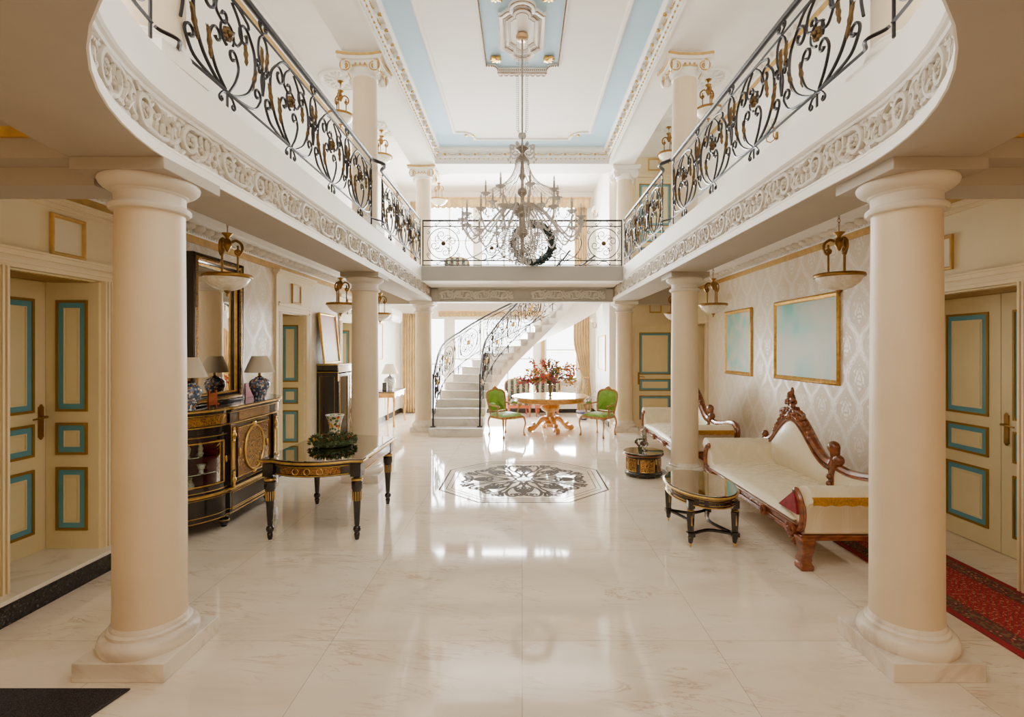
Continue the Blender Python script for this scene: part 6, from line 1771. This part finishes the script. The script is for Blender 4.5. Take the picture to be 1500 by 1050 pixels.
# vase and flowers
t = thing('glass_vase', 'slim green-tinted vase standing at the centre of the round table', 'vase', (0.60, 11.06, 0.7545))
m = MB(); m.lathe([(0.055,0.0),(0.058,0.008),(0.025,0.02),(0.022,0.035),(0.045,0.07),(0.055,0.13),(0.06,0.20),(0.068,0.235),(0.062,0.235),(0.05,0.13),(0.03,0.06)], n=24); m.build('body', simple('green_glazed_glass', (116,118,88), 0.15, 0.1, Coat_Weight=0.5), t)
t = thing('flower_arrangement', 'wide spray of red, orange and yellow flowers filling the vase', 'flowers', (0.60, 11.06, 0.99))
FC = [(206,76,60),(224,140,46),(226,172,64),(140,70,90),(212,104,90),(144,160,76),(216,92,66)]
FM = [simple('petal_%d' % i, c, 0.6, var=0.25, scale=40) for i, c in enumerate(FC)]
rnd = random.Random(11)
for k in range(46):
    a = rnd.uniform(0, 2*PI); el = rnd.uniform(0.05, 1.3) if k % 3 else rnd.uniform(-0.1,0.4); L = rnd.uniform(0.42,0.66)*(1.0 if el < 0.9 else 0.95)
    d = Vector((math.cos(a)*math.cos(el)*1.1, math.sin(a)*math.cos(el)*0.75, math.sin(el)*0.98+0.05)); tip = d*L; mid = d*L*0.5+Vector((0,0,0.08))
    m = MB(); m.tube([(0.02*math.cos(a),0.02*math.sin(a),0.003),tuple(mid*0.4+Vector((0,0,0.06))),tuple(mid),tuple(tip)], 0.004, 4)
    for j in range(11):
        q = mid.lerp(tip, rnd.uniform(-0.4,1.0)); aa = rnd.uniform(0,2*PI); e = q+Vector((math.cos(aa)*0.06,math.sin(aa)*0.06,rnd.uniform(-.03,.05)))
        m.tube([tuple(q), tuple((q+e)/2), tuple(e)], [0.003,0.019,0.002], 4, flat=0.25)
    o = m.build('stem', LEAF, t)
    m = MB()
    for j in range(20):
        q = mid.lerp(tip, rnd.uniform(0.35,1.1))+Vector((rnd.gauss(0,.032),rnd.gauss(0,.032),rnd.gauss(0,.032)))
        m.ell(tuple(q), rnd.uniform(0.014,0.026), rnd.uniform(0.014,0.026), rnd.uniform(0.010,0.018), 6, 4, Matrix.Rotation(rnd.uniform(0,3),3,'X'))
    m.build('flower_head', FM[k % 7], o)

# ---- striped bergeres
def bergere(label, loc, rz):
    t = thing('striped_armchair', label, 'chair', loc, rz)
    for x, y in ((-0.27,-0.26),(0.27,-0.26),(-0.24,0.27),(0.24,0.27)):
        m = MB(); m.lathe([(0.014,0.0),(0.02,0.02),(0.016,0.05),(0.026,0.08),(0.024,0.12),(0.034,0.20),(0.036,0.24)], (x,y,0), 12); m.build('leg', REDWOOD, t)
    m = MB(); m.box(-0.31,0.31,-0.30,0.30,0.23,0.31); bevel(m.build('seat_rail', REDWOOD, t), 0.01)
    m = MB(); m.cushion(-0.27,0.27,-0.31,0.24,0.31,0.42,0.03,8); m.build('seat_cushion', STRIPE, t)
    bp_ = [(p.x,p.y) for p in catmull([(-0.28,0.40),(-0.31,0.62),(-0.33,0.80),(-0.29,0.93),(-0.15,0.99),(0,1.0),(0.15,0.99),(0.29,0.93),(0.33,0.80),(0.31,0.62),(0.28,0.40)],4)]
    m = MB(); m.xf = Matrix.Rotation(-0.16,4,'X'); m.prism(bp_, 0.27, 0.36, 'y'); bevel(m.build('back_pad', STRIPE, t), 0.03, 3)
    m = MB(); m.xf = Matrix.Rotation(-0.16,4,'X'); m.tube([(x,0.30,z) for x,z in bp_], 0.022, 7); m.build('back_frame', CHAIRWOOD, t)
    for s in (-1,1):
        m = MB(); m.box(s*0.26,s*0.33,-0.24,0.30,0.30,0.58); bevel(m.build('arm_panel', STRIPE, t), 0.025, 3)
        m = MB(); m.tube([(s*0.30,0.30,0.62),(s*0.31,0.0,0.60),(s*0.31,-0.22,0.585),(s*0.30,-0.27,0.54),(s*0.30,-0.25,0.30)], 0.022, 7); m.build('arm', REDWOOD, t)
    return t
bergere('green striped armchair behind the round table, nearer the staircase', (-0.10, 13.55, 0), 0.10)
bergere('green striped armchair behind the round table, nearer the radiator', (0.66, 13.55, 0), -0.08)
bergere('green striped armchair on the upper floor behind the bridge railing', (-1.75, 13.75, 3.32), 0.1)

# ---- radiator, plant
t = thing('radiator', 'white ribbed radiator under the window behind the round table', 'radiator', (1.08, YB-0.04, 0.12))
m = MB()
for i in range(20):
    x = -0.40+0.042*i; m.box(x-0.017,x+0.017,-0.10,-0.02,0,0.62); m.tube([(x,-0.06,0.62),(x,-0.06,0.625)],0.03,8)
m.box(-0.42,0.42,-0.08,-0.04,0.02,0.06); m.box(-0.42,0.42,-0.08,-0.04,0.55,0.59); m.box(-0.36,-0.33,-0.06,0.0,0.1,0.5); m.build('fins', PLASTIC, t)
m = MB(); m.lathe([(0.018,0.0),(0.022,0.05),(0.0,0.06)],(0.44,-0.06,0.56),10); m.build('valve', PLASTIC, t)
w_ = MB(); w_.box(0.58,1.56,YB-0.16,YB,0.86,0.89); struct(w_.build('trim_window_sill', WHITE), 'white sill above the radiator', 'sill')
t = thing('plant_pot', 'round white pot with blue rim on the floor beside the radiator', 'pot', (1.50, 12.75, 0))
m = MB(); m.lathe([(0.09,0.0),(0.10,0.01),(0.15,0.10),(0.165,0.19),(0.168,0.22),(0.15,0.22),(0.14,0.18),(0.0,0.17)], n=28); m.build('bowl', PLASTIC, t)
m = MB(); m.lathe([(0.160,0.155),(0.168,0.19),(0.171,0.215)], n=28); m.lathe([(0.102,0.01),(0.128,0.05)], n=28); m.build('blue_band', simple('cobalt_glaze', (44,52,96), 0.2), t)
t = thing('potted_plant', 'spiky green and straw-coloured plant growing in the blue-rimmed pot', 'plant', (1.50, 12.75, 0.235))
STRAW = simple('straw_stem', (196,170,120), 0.7, var=0.2)
for k in range(34):
    a = rnd.uniform(0,2*PI); L = rnd.uniform(0.25,0.95); sp_ = rnd.uniform(0.05,0.28); m = MB()
    m.tube([(0.015*math.cos(a),0.015*math.sin(a),0),(0.03*math.cos(a),0.03*math.sin(a),min(0.12,L*0.3)),(sp_*0.5*math.cos(a),sp_*0.5*math.sin(a),L*0.6),(sp_*math.cos(a),sp_*math.sin(a),L*0.95),(sp_*1.35*math.cos(a),sp_*1.35*math.sin(a),L*0.9)], [0.005,0.008,0.012,0.008,0.002], 4, flat=0.4)
    m.build('blade', LEAF if L < 0.5 else STRAW, t)
# ---- curtains
def curtain(name, lab, loc, W, H, folds=6, depth=0.05, tie=None, lean=0.0, mat=CURT, cat='curtain', rz=0.0):
    t = thing(name, lab, cat, loc, rz)
    def fn(u, v):
        z = H*(1-v); wv = 1.0; sx = 0.0
        if tie is not None:
            d_ = (z-tie)/(H*0.35); wv = 0.45+0.55*min(1, abs(d_)**0.8); sx = lean*(1-min(1,abs(d_)**0.9)) if d_ > 0 else lean*(1-0.3*min(1,abs(d_)))
        x = (u-0.5)*W*wv+sx; 
        return (x, -depth*(0.5+0.5*math.sin(2*PI*folds*u+0.6*math.sin(3*v)))-0.02*math.sin(5*u), z)
    m = MB(); m.grid(fn, folds*8, 16); o = m.build('drape', mat, t, sharp=180)
    md = o.modifiers.new('cloth', 'SOLIDIFY'); md.thickness = 0.004
    if tie is not None:
        m = MB(); m.tube([(lean-0.24*W,-depth-0.02,tie+0.02),(lean,-depth-0.03,tie-0.02),(lean+0.24*W,-depth-0.02,tie+0.03)], 0.022, 6); m.build('tie_back', FRINGE, t)
    return t
curtain('curtain', 'long gold curtain hanging beside the pale column and console table', (-3.10, YB-0.02, 0.02), 0.34, 2.70, 5, 0.06, tie=None)
curtain('curtain', 'gold curtain tied back beside the radiator window', (1.62, YB-0.02, 0.02), 0.44, 2.72, 6, 0.06, tie=0.95, lean=0.12)
curtain('curtain', 'narrow gold curtain glimpsed under the staircase', (0.56, YB-0.02, 0.9), 0.10, 1.75, 2, 0.04)
curtain('upper_curtain', 'long gold curtain hanging on the upper floor near the upper blue door', (1.60, YB-0.02, 3.33), 0.34, 2.45, 5, 0.06)
curtain('upper_curtain', 'long gold curtain hanging on the upper floor behind the plain column', (-2.92, YB-0.02, 3.33), 0.30, 2.45, 5, 0.06)
def valance(name, lab, x0, x1, z1, H, n):
    t = thing(name, lab, 'valance', ((x0+x1)/2, YB-0.10, z1)); W = x1-x0
    def fn(u, v):
        f_ = abs(math.sin(PI*n*u)); return ((u-0.5)*W, -0.03-0.06*f_*(0.4+0.6*v), -H*v*(0.86+0.14*f_))
    m = MB(); m.grid(fn, n*8, 5); o = m.build('pleated_cloth', CURT, t, sharp=180); md = o.modifiers.new('cloth','SOLIDIFY'); md.thickness = 0.004
    m = MB(); m.box(-W/2-0.03,W/2+0.03,-0.05,0.06,-0.01,0.02); m.build('rail', GILTWOOD, t)
valance('valance', 'pleated gold valance over the window behind the staircase', -2.28, 0.52, 2.76, 0.14, 22)
valance('upper_valance', 'pleated gold valance across the upper windows behind the chandelier', -2.85, 1.85, 5.86, 0.30, 30)
# ---- console, lamp, clock box, air conditioner, pictures, wall lamps
t = thing('console_table', 'slim gilt console table with curved legs holding the pale jar lamp', 'table', (-3.10, 12.15, 0))
m = MB(); m.box(-0.23,0.23,-0.55,0.55,0.755,0.785); bevel(m.build('table_top', simple('dark_console_top', (92,74,60), 0.2), t), 0.006)
m = MB(); m.prism([(-0.53,0.755),(0.53,0.755),(0.53,0.66),(0.40,0.63),(0.25,0.67),(0.0,0.64),(-0.25,0.67),(-0.40,0.63),(-0.53,0.66)], 0.19, 0.215, 'x'); m.box(-0.21,0.21,-0.535,-0.515,0.65,0.755); m.box(-0.21,0.21,0.515,0.535,0.65,0.755); m.build('apron', GILTWOOD, t)
for x in (-0.20,0.20):
    for y in (-0.52,0.52):
        m = MB(); cab(m, (x,y,0.755), (x+(0.02 if x>0 else 0),y+(0.03 if y > 0 else -0.03),0.0), (0.6 if x > 0 else 0, 1 if y > 0 else -1), 0.032, 0.014); m.build('leg', GILTWOOD, t)
lamp('pale blue jar lamp with ivory shade on the gilt console', (-3.09, 12.07, 0.786), CHINAPALE, SHADEP, 0.62, 0.20)
t = thing('mantel_clock', 'small dark box clock on the gilt console beside the lamp', 'clock', (-3.12, 11.74, 0.786))
m = MB(); m.box(-0.05,0.05,-0.04,0.04,0,0.20); bevel(m.build('case', BLACKP, t), 0.006)
m = MB(); m.box(-0.035,0.035,-0.043,-0.04,0.03,0.17); m.build('face_plate', EBONY, t)
t = thing('mounted_air_conditioner', 'white wall air conditioner high beside the gold curtain', 'air conditioner', (XL+0.002, 12.95, 2.42), PI/2)
m = MB(); m.prism([(0,0),(-0.17,0),(-0.215,0.06),(-0.225,0.20),(-0.205,0.31),(-0.16,0.33),(0,0.33)], -0.52, 0.52, 'x'); bevel(m.build('casing', PLASTIC, t), 0.012)
m = MB(); m.box(-0.45,0.45,-0.20,-0.17,0.002,0.02); m.build('louvre', PLASTIC, t)
framed('framed_picture', 'pale grey picture in thin gold frame above the gilt console', 'picture', (XL+0.002, 11.85, 1.50), PI/2, 1.0, 0.85, fp, [GOLDP], ART4, 0.008)
framed('framed_picture', 'pale picture in thin gold frame beyond the pale column by the flower table', 'picture', (1.948, 12.62, 1.23), -PI/2, 1.15, 0.85, fp, [GOLDP], ART4, 0.008)
def sconce(lab, loc, rz, n=1):
    t = thing('wall_sconce', lab, 'lamp', loc, rz)
    m = MB(); m.ell((0,-0.008,0),0.035,0.012,0.07,10,6); m.build('back_plate', BRASS, t)
    for i in range(n):
        x = (i-(n-1)/2)*0.20; m = MB(); m.tube([(0,-0.01,-0.02),(x*0.6,-0.06,-0.06),(x,-0.10,-0.03),(x,-0.10,0.03)], 0.008, 6); m.lathe([(0.03,0.03),(0.034,0.036),(0.012,0.04),(0.012,0.10),(0.0,0.105)],(x,-0.10,0),10); o = m.build('arm', BRASS, t)
        m = MB(); m.lathe([(0.035,0.09),(0.05,0.13),(0.045,0.18),(0.03,0.20)],(x,-0.10,0),14); m.build('glass_shade', ALAB, o)
sconce('small brass wall lamp on the white wall above the pale picture', (1.948, 13.55, 2.36), -PI/2)
sconce('small wall lamp with glass shade beside the long gold curtain', (-2.86, YB-0.002, 2.50), 0)
sconce('twin-armed brass wall lamp on the upper white wall near the valance', (1.948, 13.3, 5.2), -PI/2, 2)
sconce('twin-armed brass wall lamp on the upper wall above the brass-handled door', (XR-0.002, 7.3, 4.75), -PI/2, 2)
LPW = [160, 520, 190]; UPW = 430; ENT = 46; ENTU = 45; TOPFILL = 115; SIDE = 75; EXPO = 0.36
# ================================================================== CAMERA AND LIGHT
cam = bpy.data.cameras.new('camera'); co = bpy.data.objects.new('camera', cam); COL.objects.link(co)
co.location = (0, 0, 1.75); co.rotation_euler = (PI/2, 0, 0)
cam.sensor_width = 36; cam.lens = 36*757/1500; cam.shift_x = -15/1500; cam.shift_y = -14/1500; cam.clip_start = 0.05; cam.clip_end = 200
sc.camera = co
def area(name, loc, rot, sx, sy, power, col=(1,1,1)):
    l = bpy.data.lights.new(name, 'AREA'); l.shape = 'RECTANGLE'; l.size = sx; l.size_y = sy; l.energy = power; l.color = col
    o = bpy.data.objects.new(name, l); COL.objects.link(o); o.location = loc; o.rotation_euler = rot; return o
BACK = (-PI/2, 0, 0)     # faces -Y
FWD = (PI/2, 0, 0)       # faces +Y
DAY = (1.0, 0.975, 0.94)
for (a,b,c,d), p in zip(LW, LPW): area('daylight_lower', ((a+b)/2, YB+0.32, (c+d)/2), BACK, b-a, d-c, p, DAY)
for a,b,c,d in UW: area('daylight_upper', ((a+b)/2, YB+0.32, (c+d)/2), BACK, b-a, d-c, UPW, DAY)
area('front_fill', (0, YF+0.06, 1.35), FWD, 6.6, 2.5, ENT, (1.0, 0.68, 0.43))  # added fill lamp on the solid entrance wall, no glazing behind it
area('upper_front_fill', (0, YF+0.06, 4.65), FWD, 6.6, 2.3, ENTU, (1.0, 0.90, 0.78))  # added fill lamp higher on the same closed wall
area('overhead_fill', (0, 1.0, 5.75), (math.radians(14), 0, 0), 3.6, 2.4, TOPFILL, (1.0, 0.84, 0.66))  # added fill lamp under the closed ceiling, brightens the hall floor
for sx in (-1, 1):
    area('upper_side_fill', (sx*3.3, 1.3, 4.6), (0, sx*PI/2, 0), 2.0, 3.2, SIDE, (1.0, 0.94, 0.86))  # added fill lamps out of view, before side walls without windows
w = bpy.data.worlds.new('sky'); sc.world = w; w.use_nodes = True
bg = w.node_tree.nodes['Background']; bg.inputs[0].default_value = (1.0,0.99,0.97,1); bg.inputs[1].default_value = 7.0
sc.view_settings.view_transform = 'AgX'; sc.view_settings.look = 'AgX - Base Contrast'
sc.view_settings.exposure = EXPO; sc.view_settings.gamma = 1.0
try:
    sc.cycles.use_denoising = True; sc.cycles.max_bounces = 10; sc.cycles.diffuse_bounces = 6; sc.cycles.glossy_bounces = 5
    sc.cycles.transparent_max_bounces = 24; sc.cycles.sample_clamp_indirect = 8.0; sc.cycles.caustics_reflective = False; sc.cycles.caustics_refractive = False
except Exception: pass
